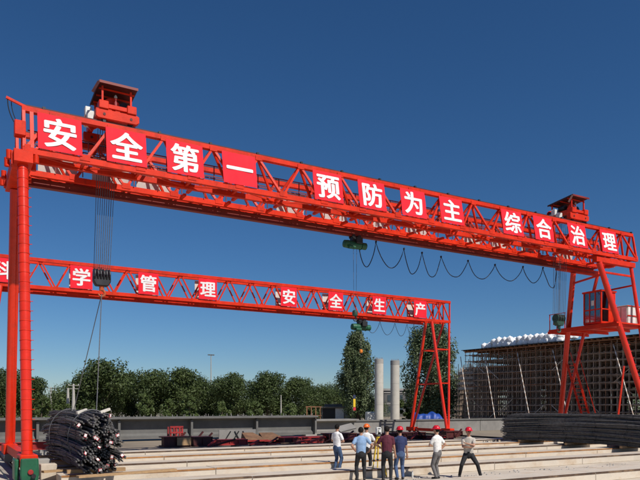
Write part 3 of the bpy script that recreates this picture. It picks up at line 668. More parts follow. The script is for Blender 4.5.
# ------------------------------------------------------------------ precast girders, wall, formwork
def tbeam(label, x0, x1, wy, ztop, m, stirrups=True):
    t = thing('precast_girder', label, 'concrete girder', ((x0 + x1) / 2, wy, 0))
    h = ztop - .16
    prof = [(-.32, .16), (.32, .16), (.32, .36), (.12, .52), (.12, ztop - .30), (.55, ztop - .16), (.85, ztop - .14), (.85, ztop), (-.85, ztop), (-.85, ztop - .14), (-.55, ztop - .16), (-.12, ztop - .30), (-.12, .52), (-.32, .36)]
    MB().prism([(wy + u, v) for u, v in prof], x0, x1, 'x').obj('girder_body', m, t)
    x = x0 + .3
    while x < x1:                                                   # diaphragm plates between web and flange
        box('diaphragm', (x, wy - .6, .3), (x + .16, wy - .121, ztop - .24), m, t); x += 5.2
    for x in (x0 + .6, (x0 + x1) / 2, x1 - .6): box('support_block', (x - .3, wy - .4, -.01), (x + .3, wy + .4, .16), LGREY, t)
    if stirrups:
        mm = MB(); x = x0 + .1
        while x < x1:
            hh = random.uniform(.05, .22); yy = wy + random.uniform(-.5, .2)
            mm.tube([(x, yy, ztop - .01), (x + random.uniform(-.03, .03), yy, ztop + hh)], random.uniform(.012, .03), 4); x += random.uniform(.1, .55)
        o = mm.obj('stirrup_stubs', LGREY, t); o['kind'] = 'stuff'
    return t
tbeam('long grey precast concrete girder on the left with stubs along its top, below the trees', -16, wx_at(318, 45.6), 46.4, 1.70, GREY)
tbeam('grey precast concrete girder stored behind the standing group of people', wx_at(322, 44.8), wx_at(372, 44.8), 47.6, 1.36, WALLC, False)
wl = thing('concrete_wall', 'low grey concrete wall between the rear crane legs and the scaffold', 'wall', (38, 48.6, 0))
xw = wx_at(345, 48.4)
while xw < 52:
    box('wall_panel', (xw, 48.4, -.01), (xw + 3.96, 48.65, 1.08), WALLC, wl, .01); box('coping', (xw, 48.3, 1.083), (xw + 3.97, 48.75, 1.22), GREY, wl, .01); xw += 4.0

def formwork(px0, px1, yt, yb, wy, m, depth=.5, label='', ribs=True, rm=None, lean=0.0, name='steel_formwork', cat='formwork'):
    a = on_y(px0, yt, wy); b2 = on_y(px1, yb, wy); x0, x1 = a.x, b2.x; z1 = a.z; z0 = max(.0, b2.z)
    t = thing(name, label, cat, ((x0 + x1) / 2, wy + depth / 2, z0), 'formwork sections along the row')
    MB().add([(x0, wy, z0), (x1, wy, z0), (x1, wy + lean, z1), (x0, wy + lean, z1), (x0, wy + .03, z0), (x1, wy + .03, z0), (x1, wy + lean + .03, z1), (x0, wy + lean + .03, z1)],
             [(3,2,1,0),(4,5,6,7),(0,1,5,4),(1,2,6,5),(2,3,7,6),(3,0,4,7)]).obj('face_plate', m, t)
    box('top_flange', (x0 - .03, wy + lean - .08, z1), (x1 + .03, wy + lean + depth, z1 + .06), rm or m, t)
    box('bottom_flange', (x0 - .03, wy - .1, z0 + .003), (x1 + .03, wy + depth, z0 + .07), rm or m, t)
    if ribs:
        n = max(2, int((x1 - x0) / .55))
        for i in range(n + 1):
            x = x0 + (x1 - x0) * i / n
            MB().add([(x - .02, wy - .09, z0 + .07), (x + .02, wy - .09, z0 + .07), (x + .02, wy + lean - .06, z1), (x - .02, wy + lean - .06, z1), (x - .02, wy - .002, z0 + .07), (x + .02, wy - .002, z0 + .07), (x + .02, wy + lean - .002, z1), (x - .02, wy + lean - .002, z1)],
                     [(3,2,1,0),(4,5,6,7),(0,1,5,4),(1,2,6,5),(2,3,7,6),(3,0,4,7)]).obj('rib', rm or m, t)
    for x in (x0 + .15, x1 - .15): box('end_plate', (x - .02, wy + .04, z0 + .07), (x + .02, wy + depth - .02, z1 - .003), m, t)
    return t
formwork(164, 190, 438, 447, 38.2, MAROON, 1.0, 'dark maroon steel formwork section with a brown panel, left of its row')
p0 = on_y(177, 440, 38.05); tag(box('timber_board', (p0.x, 38.0, .10), (p0.x + .85, 38.06, .58), WOOD), 'brown wooden panel leaning on the dark maroon formwork', 'wood panel')
formwork(193.5, 212, 438, 447, 38.2, MAROON, 1.1, 'dark maroon steel formwork box right of the brown panel')
formwork(212.5, 247, 441, 447, 38.4, FRED, .7, 'low red steel formwork strip lying beside the gray braced panel')
formwork(284, 326, 438.5, 447, 38.0, MAROON, 1.1, 'maroon steel formwork stack left of the man in the white shirt', rm=FRED)
formwork(329, 356, 434.5, 446, 37.6, MAROON, 1.1, 'dark maroon formwork stack behind the man in the white shirt')
formwork(357, 396, 435, 445, 37.9, MAROON, 1.2, 'dark maroon formwork stack behind the surveying instrument')
formwork(400, 425, 433.5, 444, 38.6, MAROON, 1.0, 'dark maroon formwork at the foot of the left rear crane legs')
formwork(426, 446, 436.5, 443, 37.8, FRED, .6, 'dark red low formwork between the rear crane feet', rm=MAROON)
formwork(446, 462, 432, 443, 38.9, MAROON, 1.0, 'dark maroon formwork at the foot of the right rear crane legs')
# tilted struts among the formwork
for i, (px, y, wy, dx, dz) in enumerate(((182, 437, 38.9, .5, .55), (199, 437, 39.0, .6, .65), (209, 437, 39, .5, .5), (402, 434, 38.3, -.8, .5), (421, 434, 38.3, -.9, .8), (440, 434, 38.2, .8, .55), (459, 433, 38.3, .7, .6), (350, 434, 38, .7, .4))):
    p = on_y(px, y, wy)
    o = bar('steel_strut', (p.x - dx/2, wy, p.z - dz/2), (p.x + dx / 2, wy + .1, p.z + dz/2), .13, .08, MAROON)
    tag(o, 'dark maroon steel strut slanting on the formwork, ' + ORD[[0, 1, 2, 4, 5, 6, 7, 3][i]] + ' of eight from the left', 'strut', 'slanted struts on the formwork')
names = ['short dark red channel', 'thin maroon pipe', 'rusty angle iron', 'dark red box section']
for i in range(20):
    px = 214 + i * 12.4 + random.uniform(-4, 4); wy = random.uniform(36.2, 37.3); x = wx_at(px, wy); l = random.uniform(.5, 1.5); a = random.uniform(-.4, .4); k = i % 4
    z = random.uniform(.06, .10); mm = (FRED, MAROON, RUSTD, FRED)[k]
    p0_, p1_ = Vector((x - l/2 * math.cos(a), wy - l/2 * math.sin(a), z)), Vector((x + l/2 * math.cos(a), wy + l/2 * math.sin(a), z + random.choice((0, 0, .25, .4))))
    o = rod('steel_scrap', p0_, p1_, .06, mm, None, 10) if k == 1 else bar('steel_scrap', p0_, p1_, .14, .1, mm)
    tag(o, names[k] + ' lying before the formwork row, ' + ('%s from the left' % ORD[i // 4]) + ' of its kind', 'steel scrap', 'steel scraps before the formwork')
# bright red open frame
p = on_y(170.5, 427, 39.2); q = on_y(182, 438, 39.2)
t = thing('steel_rack', 'bright red open steel frame standing on the maroon formwork', 'frame', ((p.x + q.x) / 2, 39.2, q.z))
for f in (0, .5, 1):
    x = p.x + (q.x - p.x) * f; bar('upright', (x, 39.2, q.z - .45), (x, 39.2, p.z), .14, .1, FRED, t); bar('upright', (x, 39.7, q.z - .45), (x, 39.7, p.z), .1, .1, FRED, t)
for z in (p.z, (p.z + q.z) / 2, q.z): bar('crossbar', (p.x - .05, 39.14, z), (q.x + .05, 39.14, z), .1, .1, FRED, t)
RUSTB = mat('rust_brown', (0.16, 0.085, 0.045), 0.85, var=0.35, scale=2.5, stain=(0.07, 0.04, 0.025), stain_amt=0.6, stain_scale=1.5)
# two rust-topped boxes
for i, (a, b_) in enumerate(((246.5, 263), (264, 283))):
    p = on_y(a, 434, 39.3); q = on_y(b_, 446, 39.3)
    t = thing('formwork_box', ['left', 'right'][i] + ' rust-brown topped formwork box above the low red strip', 'formwork', ((p.x + q.x) / 2, 39.6, 0))
    MB().add([(p.x, 39.3, .1), (q.x, 39.3, .1), (q.x, 40.3, .1), (p.x, 40.3, .1), (p.x, 39.2, p.z - .42), (q.x + .3, 39.2, p.z - .42), (q.x - .3, 40.3, p.z + .05), (p.x + .1, 40.3, p.z + .05)],
             [(3,2,1,0),(4,5,6,7),(0,1,5,4),(1,2,6,5),(2,3,7,6),(3,0,4,7)]).obj('tray', RUSTB, t)
    bar('front_rail', (p.x - .05, 39.16, p.z - .45), (q.x + .3, 39.16, p.z - .45), .12, .1, FRED, t); bar('foot', (p.x, 39.5, .05), (q.x, 39.5, .05), .2, .12, MAROON, t)
# grey braced panel
p = on_y(219, 430, 41.2); q = on_y(256, 443, 41.2)
t = thing('braced_panel', 'pale grey formwork panel with slanting dark braces behind the low red strip', 'panel', ((p.x + q.x) / 2, 41.2, 0))
box('panel_sheet', (p.x, 41.2, .0), (q.x, 41.28, p.z), WALLC, t, .01)
for f in (.12, .34, .56, .78):
    x = p.x + (q.x - p.x) * f; bar('brace', (x, 41.12, .05), (x + (.5 if f < .5 else -.4), 41.17, p.z - .1), .06, .06, STEEL, t)
# sloping pale slab by the white-shirt man and small boxes
p = on_y(343, 431, 40.2)
t = thing('concrete_slab', 'pale slab tilted on the maroon formwork right of the white shirt man', 'slab', (p.x, 40.3, p.z))
MB().box((-.7, -.35, -.07), (.7, .35, .07)).obj('slab_body', WALLC, t, bevel=.01, M=Matrix.Translation((p.x + .3, 40.3, .86)) @ Matrix.Rotation(-.2, 4, 'Y') @ Matrix.Rotation(.5, 4, 'X'))
# red beam at the foot of the left leg
p = on_y(29, 446, 31.5); q = on_y(53, 444, 31.5)
t = thing('steel_beam', 'dark red steel beam lying between the banded crane leg and left rebar pile', 'beam', ((p.x + q.x) / 2, 31.5, p.z))
bar('web', (p.x - 1.2, 31.5, p.z), (q.x, 31.5, p.z), .05, .3, FRED, t)
for dz in (-.16, .16): bar('flange', (p.x - 1.2, 31.5, p.z + dz), (q.x, 31.5, p.z + dz), .22, .03, FRED, t)
for x in (p.x - .8, q.x - .4): box('block', (x - .2, 31.3, -.01), (x + .2, 31.7, p.z - .18), LGREY, t)
# concrete blocks by the left leg
for i, (x, y, sx, sy, sz) in enumerate(((2.95, 23.3, .5, .5, .55), (3.1, 26.2, .55, .7, .5), (2.95, 28.4, .5, .6, .45))):
    tag(box('concrete_block', (x - sx/2, y - sy/2, -.01), (x + sx/2, y + sy/2, sz), LGREY if i else SLAB, None, .02),
        ['pale concrete block beside the green gear housing of the banded leg', 'pale concrete block in the middle, between rail and left rebar pile', 'small concrete block at the far end of the left rebar pile'][i], 'block')
# lumber under the near left pile
tag(bar('timber_plank', (3.4, 20.4, .36), (6.6, 21.1, .36), .22, .07, WOOD), 'long timber plank sticking out under the left rebar pile', 'plank')
tag(bar('timber_plank', (2.7, 22.6, .35), (4.6, 23.2, .35), .2, .07, WOOD), 'timber plank between the banded leg and the left rebar pile', 'plank')
tag(box('steel_box', (wx_at(586, 28), 27.95, .31), (wx_at(600, 28), 28.5, .72), BLACK, None, .02), 'small black steel box on the bed below the right rebar pile', 'box')

# ------------------------------------------------------------------ scaffold with white bags
A = at(466, 400, 78); A.z = 0
dirS = Vector((.10, -.995, 0)).normalized()
Bp = on_z(640, 440, 0)
sc = thing('scaffold', 'tall brown tube scaffold falsework behind the right rebar pile', 'scaffold', tuple(A))
nrm = Vector((-dirS.y, dirS.x, 0))
if nrm.x < 0: nrm = -nrm
SL, SP, LV, ROWS, HT = 54, .613, 12, 16, 8.6
LVH = [.35 + i * (HT - .5) / (LV - 1) for i in range(LV)]
def sp(i, r, z): return A + dirS * (i * SP) + nrm * (r * 1.15) + Vector((0, 0, z))
inner = MB()
for r in range(ROWS):
    for i in range(-int(r * 1.95), SL + 1):
        o = Vector((random.uniform(-.04, .04), random.uniform(-.04, .04), 0))
        if r > 4 or i < 0: inner.tube([sp(i, r, 0) + o, sp(i, r, HT + .2 - (random.uniform(.6, 1.6) if i < 0 else 0)) + o], .042, 5); continue
        rod('standard', sp(i, r, 0) + o, sp(i, r, HT + random.uniform(-.1, .35)) + o, .036, SCAF if random.random() < .85 else SCAFR, sc, 6)
    for z in LVH:
        if r > 4: inner.tube([sp(-r * 1.95 if z < HT - .9 else 0, r, z), sp(SL, r, z)], .045, 5); continue
        if r and z < HT - .9: inner.tube([sp(-r * 1.95, r, z), sp(0, r, z)], .04, 5)
        for h in range(3):
            i0, i1 = h * SL / 3, (h + 1) * SL / 3
            dz = random.uniform(-.05, .05)
            rod('ledger', sp(i0, r, z + dz) - nrm * .06, sp(i1 + .2, r, z + random.uniform(-.05, .05)) - nrm * .06, .034, SCAF if random.random() < .8 else SCAFR, sc, 6)
for i in range(0, SL + 1):
    for z in LVH:
        if LVH.index(z) % 2 == 0: rod('transom', sp(i, -.2, z + .08), sp(i, ROWS - .7, z + .08), .034, SCAF, sc, 5)
        else: inner.tube([sp(i, -.2, z + .08), sp(i, ROWS - .7, z + .08)], .034, 5)
inner.obj('inner_tubes', SCAF, sc)['kind'] = 'stuff'
for k in range(26):
    i = random.uniform(0, SL - 5); lv = random.randrange(LV - 2); s = random.choice((-1, 1))
    a_, b_ = (i, i + 3.0) if s > 0 else (i + 3.0, i)
    rod('diagonal_brace', sp(a_, -.1, LVH[lv]), sp(b_, -.1, LVH[lv + 2]), .03, PROPW if k % 2 else SCAF, sc, 5)
# deck on top: bearers, planks
for r in range(0, ROWS, 2): bar('bearer', sp(-.3, r, HT + .32), sp(SL + .3, r, HT + .32), .12, .14, SCAFR, sc)
for i in range(0, SL + 1): bar('joist', sp(i + .01, -.4, HT + .44), sp(i + .01, ROWS - .6, HT + .44), .08, .1, SCAFR, sc)
dk = [sp(-.4, -.5, 0), sp(SL + .4, -.5, 0), sp(SL + .4, ROWS, 0), sp(-2.0, ROWS, 0)]
MB().add([(p_.x, p_.y, HT + .5) for p_ in dk] + [(p_.x, p_.y, HT + .56) for p_ in dk], [(3,2,1,0),(4,5,6,7),(0,1,5,4),(1,2,6,5),(2,3,7,6),(3,0,4,7)]).obj('deck', STEEL, sc)
for i in range(0, SL, 2):
    rod('upper_post', sp(i + .3, -.25, HT - .9), sp(i + .3, -.25, HT + .3), .04, SCAFR, sc, 6)
# raking props with pale bands
for i in (-.9, 5.1, 12.5, 19.8, 30.7, 40.5, 48.0):
    a_, b_ = sp(i, -.3, HT - .2), sp(i + 6.3, -2.6, .1)
    rk = rod('raking_prop', a_, b_, .05, SCAF, sc, 8)
    for k in range(14):
        f = (k + .5) / 14; d = (b_ - a_).normalized() * .16; c = a_.lerp(b_, f); rod('pale_band', c - d, c + d, .053, PROPW, rk, 8)
# stair tower strut clutter
for k in range(14):
    z = .6 + k * .55; rod('stair_tube', sp(36.7 + (k % 2) * 2, -.8, z), sp(38.7 - (k % 2) * 2, -.8, z + .55), .03, PROPW, sc, 5)
for i in (36.7, 38.7): rod('stair_tube', sp(i, -.8, 0), sp(i, -.8, HT - .3), .035, PROPW, sc, 6)
# pale formwork sheets inside the left end
for k in range(4): bar('stacked_sheet', sp(-2.4, .6, 4.6 + k * .62), sp(1.3, .6, 4.6 + k * .62), .8, .3, LGREY, sc)
rod('standard', sp(-2.5, .3, 0), sp(-2.5, .3, 7.6), .036, SCAF, sc, 6); rod('standard', sp(-2.5, 1.2, 0), sp(-2.5, 1.2, 7.6), .036, SCAF, sc, 6)
# bags
def bag_mesh(seed):
    rnd = random.Random(seed); bm = bmesh.new(); bmesh.ops.create_icosphere(bm, subdivisions=3, radius=1)
    for v in bm.verts:
        c = v.co
        x, y, z = c.x, c.y, c.z
        f = 1 / max(abs(x), abs(y), abs(z)); k = .55
        c = Vector((x, y, z)) * (1 + (f - 1) * k)
        n = math.sin(c.x * 5 + seed) * math.sin(c.y * 5 + seed * 2) * math.sin(c.z * 4 + seed * 3)
        c *= .36 * (1 + .12 * n)
        if c.z > .25:
            c.z += .10 * math.exp(-((c.x / .15) ** 2 + (c.y / .15) ** 2)); c.x *= .9; c.y *= .9
        v.co = c
    me = bpy.data.meshes.new('bag'); bm.to_mesh(me); bm.free(); me.materials.append(BAG)
    for p_ in me.polygons: p_.use_smooth = True
    return me
BAGS = [bag_mesh(i) for i in range(4)]
STRAP = MB().tube([(.12 * math.cos(a) - .0, 0, .34 + .12 * math.sin(a)) for a in [i * math.pi / 6 for i in range(7)]], .022, 5).mesh('lifting_loop', BAG)
zd = HT + .56
for lay in range(2):
    for r in range(4):
        for i in range(0, 16):
            if lay == 1 and (i < 3 or (i * 3 + r) % 7 == 0): continue
            if lay == 2 and (i < 6 or r not in (1, 2) or (i * 5 + r) % 3): continue
            if r >= 2 and lay == 0 and i > 3: continue
            p = sp(3.0 + i * 1.15 + random.uniform(-.2, .2), .4 + r * .7, zd + .30 + lay * .46 + random.uniform(-.03, .05))
            if lay == 0 and i < 2 and r == 0 and random.random() < .4: continue
            M = Matrix.Translation(p) @ Matrix.Rotation(random.uniform(0, 6.28), 4, 'Z') @ Matrix.Rotation(random.uniform(-.12, .12), 4, 'X') @ Matrix.Diagonal((random.uniform(.95, 1.1), random.uniform(.95, 1.1), random.uniform(.75, 1.0), 1))
            b = link('bulk_bag', BAGS[random.randrange(4)], M); tag(b, 'plump white bulk bag among those heaped on the scaffold deck', 'bag', 'white bulk bags on the scaffold')
            link('lifting_loop', STRAP, M, b)

# ------------------------------------------------------------------ far structures
def pier(px, ytop, Z, d, label):
    b = at(px, HORIZ, Z); h = CAMZ + (HORIZ - ytop) / FPX * Z
    t = thing('bridge_pier', label, 'pier', (b.x, b.y, 0), 'round concrete piers')
    z = 0
    MB().lathe([(d/2, 0), (d/2, h - .55)], (b.x, b.y, 0), 28).obj('shaft', PIER, t, True)
    for z2 in (2.6, 5.2): MB().lathe([(d/2 + .003, z2), (d/2 + .003, z2 + .03)], (b.x, b.y, 0), 28).obj('form_joint', LGREY, t, True)
    MB().lathe([(d/2 + .01, h - .55), (d/2 + .012, h - .02), (d/2 - .05, h)], (b.x, b.y, 0), 28).obj('pier_head', LGREY, t, True)
    for k in range(10):
        a = k * .628; rod('starter_bar', (b.x + math.cos(a) * d * .38, b.y + math.sin(a) * d * .38, h - .05), (b.x + math.cos(a) * d * .38, b.y + math.sin(a) * d * .38, h + .18), .018, SCAFR, t, 5)
pier(379, 359, 78, 1.05, 'left of two round pale concrete piers beside the poplar')
pier(395, 360.5, 80, 1.12, 'right of two round pale concrete piers beside the poplar')
# grey building far behind the piers
b0 = at(384, HORIZ, 150); b1 = at(470, HORIZ, 150)
bd = thing('building', 'low grey building far behind the two concrete piers', 'building', ((b0.x + b1.x)/2, (b0.y + b1.y)/2, 0))
ex = (b1 - b0).normalized(); ex.z = 0; W_ = (b1 - b0).length; ey = Vector((-ex.y, ex.x, 0)); 
MBd = Matrix(((ex.x, ey.x, 0, b0.x), (ex.y, ey.y, 0, b0.y), (0, 0, 1, 0), (0, 0, 0, 1)))
MB().box((0, 0, -.01), (W_, 10, 6.0)).obj('wall', GREY, bd, M=MBd)
MB().box((-.3, -.3, 6.0), (W_ + .3, 10.3, 6.5)).obj('roof', LGREY, bd, M=MBd)
for fl in range(2):
    MB().box((-.05, -.12, 2.95 + fl * 2.6 - .1), (W_ + .05, -.01, 3.2 + fl * 2.6 - .1)).obj('string_course', LGREY, bd, M=MBd)
    for k in range(9):
        x = .8 + k * 2.1
        wn = MB().box((x, -.06, .9 + fl * 2.6), (x + 1.4, -.005, 2.4 + fl * 2.6)).obj('window', GLASS, bd, M=MBd)
# hut with pale side; a black sheet stands in for the opening's shade
b0 = at(321, HORIZ, 92); Mh = Matrix.Translation((b0.x, b0.y, 0)) @ Matrix.Rotation(-math.atan2(S1, C1), 4, 'Z')
ht = thing('site_hut', 'flat-roofed site hut with dark opening and white side, left of the poplar', 'hut', (b0.x, b0.y, 0))
MB().box((.1, .3, -.01), (3.3, 3, 2.25)).obj('hut_body', LGREY, ht, M=Mh); MB().box((.2, .24, .3), (2.0, .31, 2.15)).obj('doorway_shade', BLACK, ht, M=Mh); MB().box((2.05, .22, .3), (3.25, .29, 2.12)).obj('side_panel', WHITEP, ht, M=Mh)
MB().box((-.1, -.2, 2.25), (3.7, 3.2, 2.42)).box((.5, .2, 2.42), (3.0, 2.6, 2.75)).obj('roof', GREY, ht, M=Mh)
MB().box((3.35, .25, -.01), (5.6, 2.5, 1.75)).obj('annex', LGREY, ht, M=Mh)
# small rusted frame left of the hut
b0 = at(306.5, HORIZ, 90); Mf = Matrix.Translation((b0.x, b0.y, 0)) @ Matrix.Rotation(-math.atan2(S1, C1), 4, 'Z')
fr = thing('rusted_frame', 'small rusty open frame on posts left of the site hut', 'frame', (b0.x, b0.y, 0))
for k in range(4):
    for y in (0, 1.2): MB().box((k * .62, y, -.01), (k * .62 + .1, y + .1, 2.3)).obj('post', SCAFR, fr, M=Mf)
for y in (0, 1.2): MB().box((-.1, y - .02, 2.3), (2.1, y + .12, 2.42)).obj('top_rail', SCAFR, fr, M=Mf)
MB().box((-.1, -.06, 1.1), (2.1, -.005, 1.2)).obj('mid_rail', SCAFR, fr, M=Mf)
DARKB = mat('dark_blue', (0.02, 0.03, 0.09), 0.7)
# feather flag
b0 = at(355, HORIZ, 84)
fl = thing('banner_flag', 'narrow yellow and red upright banner flag before the poplar', 'flag', (b0.x, b0.y, 0))
rod('flag_pole', (b0.x - .3, b0.y, 0), (b0.x - .3, b0.y, 4.0), .03, STEEL, fl, 6)
box('flag_cloth', (b0.x - .26, b0.y, 2.35), (b0.x + .08, b0.y + .02, 3.4), YELLOW, fl); box('flag_cloth', (b0.x - .26, b0.y, 3.4), (b0.x + .08, b0.y + .02, 3.9), DARKB, fl); box('flag_cloth', (b0.x - .26, b0.y, 1.9), (b0.x + .12, b0.y + .02, 2.3), TAGR, fl)
# blue covered stack
b0 = at(412, HORIZ, 66); Mb = Matrix.Translation((b0.x, b0.y, 0)) @ Matrix.Rotation(-math.atan2(S1, C1), 4, 'Z')
bm = bmesh.new(); bmesh.ops.create_grid(bm, x_segments=24, y_segments=10, size=1)
for v in bm.verts:
    u, q = v.co.x, v.co.y; hgt = 1.9 * (1 - abs(u) ** 10) * (1 - abs(q) ** 6) * (.85 + .15 * math.sin(u * 6) * math.cos(q * 3 + u))
    v.co = Vector((1.7 + u * 1.75 + .05 * math.sin(q * 9), .8 + q * .9 + .08 * math.sin(u * 14), hgt + .02))
me = bpy.data.meshes.new('tarpaulin'); bm.to_mesh(me); bm.free(); me.materials.append(BLUE)
for p_ in me.polygons: p_.use_smooth = True
tag(link('tarpaulin_stack', me, Mb), 'bright blue tarpaulin draped over a stack behind the rear crane legs', 'tarpaulin')
b0 = at(370, HORIZ, 88)
wb = MB().box((-.6, -.4, -.01), (.6, .4, 1.7)).obj('white_tank', WHITEP, M=Matrix.Translation((b0.x, b0.y, 0)), bevel=.12); tag(wb, 'small white tank standing between the poplar and the left pier', 'tank')
# poles
def upole(px, ytop, Z, label, r=.14, arms=True):
    b = at(px, HORIZ, Z); h = CAMZ + (HORIZ - ytop) / FPX * Z
    t = thing('utility_pole', label, 'utility pole', (b.x, b.y, 0), 'utility poles before the trees')
    MB().tube([(b.x, b.y, 0), (b.x, b.y, h)], [r * 1.955, r * .85], 10).obj('shaft', POLE, t, True)
    if arms:
        rx = Vector((C1, -S1, 0)) * .9
        for dz in (.25, .8):
            c = Vector((b.x, b.y, h - dz)); bar('cross_arm', c - rx - Vector((0, .12, 0)), c + rx - Vector((0, .12, 0)), .09, .09, POLE, t)
        for f in (-.9, 0, .9): MB().lathe([(.03, 0), (.07, .05), (.05, .12), (.07, .16), (.03, .22)], Vector((b.x, b.y - .12, h - .2)) + rx * f, 8).obj('insulator', WHITEP, t, True)
    return Vector((b.x, b.y, h))
u1 = upole(68, 388, 112, 'left of the paired concrete utility poles in the tree gap', .2, False)
u2 = upole(73.5, 384, 110, 'right of the paired concrete utility poles, with crossarms', .2)
u3 = upole(51, 387, 135, 'distant utility pole with crossarm left of the pair', .14)
upole(281, 395, 100, 'thin pale pole before the trees right of centre', .08, False)
for d in (-.8, .8):
    wr = MB().tube([u2 + Vector((d, 0, -.2)), u2.lerp(u3, .5) + Vector((d, 0, -.7)), u3 + Vector((d, 0, -.2))], .02, 4).obj('power_wire', ROPE)
    tag(wr, ('left' if d < 0 else 'right') + ' thin overhead wire between the utility poles', 'wire', 'overhead wires')
b = at(211, HORIZ, 150); h = CAMZ + (HORIZ - 355) / FPX * 150
lp = thing('lamp_mast', 'tall thin lighting mast rising above the trees', 'lamp mast', (b.x, b.y, 0))
MB().tube([(b.x, b.y, 0), (b.x, b.y, h)], [.17, .09], 10).obj('mast', POLE, lp, True)
MB().tube([(b.x - .7, b.y, h), (b.x + .7, b.y, h)], .06, 6).obj('crossbar', POLE, lp)
for d in (-.6, -.2, .2, .6): MB().box((b.x + d - .14, b.y - .3, h - .1), (b.x + d + .14, b.y + .1, h + .12)).obj('floodlight', GREY, lp)

# ------------------------------------------------------------------ trees
def foliage(rnd, clusters, n, size, mat_, elong=1.0):
    vs = []; fs = []; tone = []
    tot = sum(c[1] ** 2 for c in clusters)
    for c, r, tn in clusters:
        k = int(n * r * r / tot)
        for _ in range(k):
            d = Vector((rnd.gauss(0, 1), rnd.gauss(0, 1), rnd.gauss(0, 1))).normalized()
            p = c + Vector((d.x, d.y, d.z * elong)) * r * (rnd.random() ** .35) * rnd.uniform(.8, 1.15)
            nr = (d + Vector((rnd.gauss(0, .7), rnd.gauss(0, .7), rnd.gauss(0, .7) + .3))).normalized()
            t = nr.orthogonal().normalized(); t = Quaternion(nr, rnd.uniform(0, 6.28)) @ t; b = nr.cross(t)
            s = size * rnd.uniform(.6, 1.3); o = len(vs)
            vs += [p - t * s, p + b * s * .55 - t * .1 * s, p + t * s, p - b * s * .55 - t * .1 * s]; fs.append((o, o + 1, o + 2, o + 3))
            tone.append(min(1, max(0, tn + rnd.uniform(-.3, .3))))
    me = mesh('crown', vs, fs, mat_)
    a = me.attributes.new('tone', 'FLOAT', 'FACE'); a.data.foreach_set('value', tone)
    return me
def tree(px, ytop, wpx, Z, label, kind, leaf, n=5200, group=None, name='broadleaf_tree', zlow=.18, size=None):
    rnd = random.Random(int(px * 17 + Z)); b = at(px, HORIZ, Z); h = CAMZ + (HORIZ - ytop) / FPX * Z; hw = wpx / FPX * Z / 2
    t = thing(name, label, 'tree', (b.x, b.y, 0), group); base = Vector((b.x, b.y, 0)); cl = []
    m = MB(); lean = Vector((rnd.uniform(-.3, .3), rnd.uniform(-.3, .3), 0))
    m.tube([base + Vector((0, 0, -.05)), base + lean * .5 + Vector((0, 0, h * .35)), base + lean + Vector((0, 0, h * .86))], [h * .024, h * .017, h * .004], 8)
    nc = {'round': 46, 'poplar': 170, 'bush': 22}[kind]
    for k in range(nc):
        if kind == 'poplar':
            f = rnd.random() ** .85; z = h * (zlow + (1 - zlow) * f); prof = (max(0, 1 - f ** 4.5) ** .75) * min(1, .6 + f * .95); r = hw * rnd.uniform(.16, .32) * (.8 + .3 * (1 - f)); z = min(z, h - r * 1.7)
            rr = hw * prof * math.sqrt(rnd.random()) * rnd.uniform(.75, 1.02)
        else:
            f = rnd.random(); z = h * (zlow + (1 - zlow) * f); prof = math.sqrt(max(.02, 1 - ((f - .42) / .62) ** 2)); r = hw * rnd.uniform(.2, .4) * (1.0 if kind == 'round' else .8)
            rr = max(0, hw * prof * rnd.uniform(.2, 1.05) - r * .5)
            z = min(z, h - r * .7)
        a = rnd.uniform(0, 6.28); c = base + Vector((rr * math.cos(a), rr * math.sin(a), z)) + lean * f
        cl.append((c, r, rnd.uniform(.15, .85)))
        if k % 3 == 0:
            s = base + lean * .5 + Vector((0, 0, max(h * .12, z - rr * 1.2))); m.tube([s, s.lerp(c, .5) + Vector((0, 0, .15)), c], [h * .008, h * .005, h * .002], 5)
    m.obj('trunk', BARK, t, True)
    link('crown', foliage(rnd, cl, n, size or h * .023, leaf, 1.0 if kind != 'poplar' else 1.9), None, t)
G = 'trees along the far side of the yard'
far = [(8, 371, 46, 118, 'dark broadleaf tree at the left edge, behind the crane legs'), (36, 379, 34, 122, 'dark broadleaf tree just right of the banded crane leg'),
       (57, 393, 30, 165, 'distant low tree in the gap left of the paired poles'), (82, 376, 34, 120, 'dark tree directly right of the paired utility poles'),
       (103, 362, 50, 116, 'tallest dark tree of the left row, behind the rebar pile'), (130, 373, 36, 126, 'dark tree right of the tallest one, above the rebar pile right edge'),
       (155, 371, 42, 120, 'rounded dark tree above the red open steel frame, left side'), (182, 370, 42, 118, 'rounded dark tree left of the lighting mast'),
       (207, 378, 36, 125, 'dark tree at the foot of the lighting mast'), (236, 375, 40, 117, 'dark tree right of the lighting mast'),
       (267, 374, 42, 119, 'dark tree left of the thin pale pole'), (296, 379, 38, 121, 'dark tree right of the thin pale pole'),
       (320, 387, 36, 126, 'low dark tree above the site hut'), (341, 391, 30, 130, 'low dark tree left of the tall poplar'),
       (372, 397, 34, 138, 'low dark tree behind the left concrete pier'), (-22, 372, 46, 120, 'dark tree cut by the left edge of the picture')]
for px, y, wd, Z, lab in far: tree(px, y, wd * 1.42, Z, lab, 'round', LEAF1, 11500, G, zlow=.10)
for i, px in enumerate((-4, 22, 70, 92, 118, 143, 169, 195, 222, 252, 282, 309, 331, 352)):
    tree(px, 381 + (i * 7) % 9, 48, 140 + (i * 5) % 11, 'dark second-row tree behind the front trees, ' + ORD[i] + ' of fourteen from the left', 'round', LEAF1, 6500, 'second row of dark trees', zlow=.05)
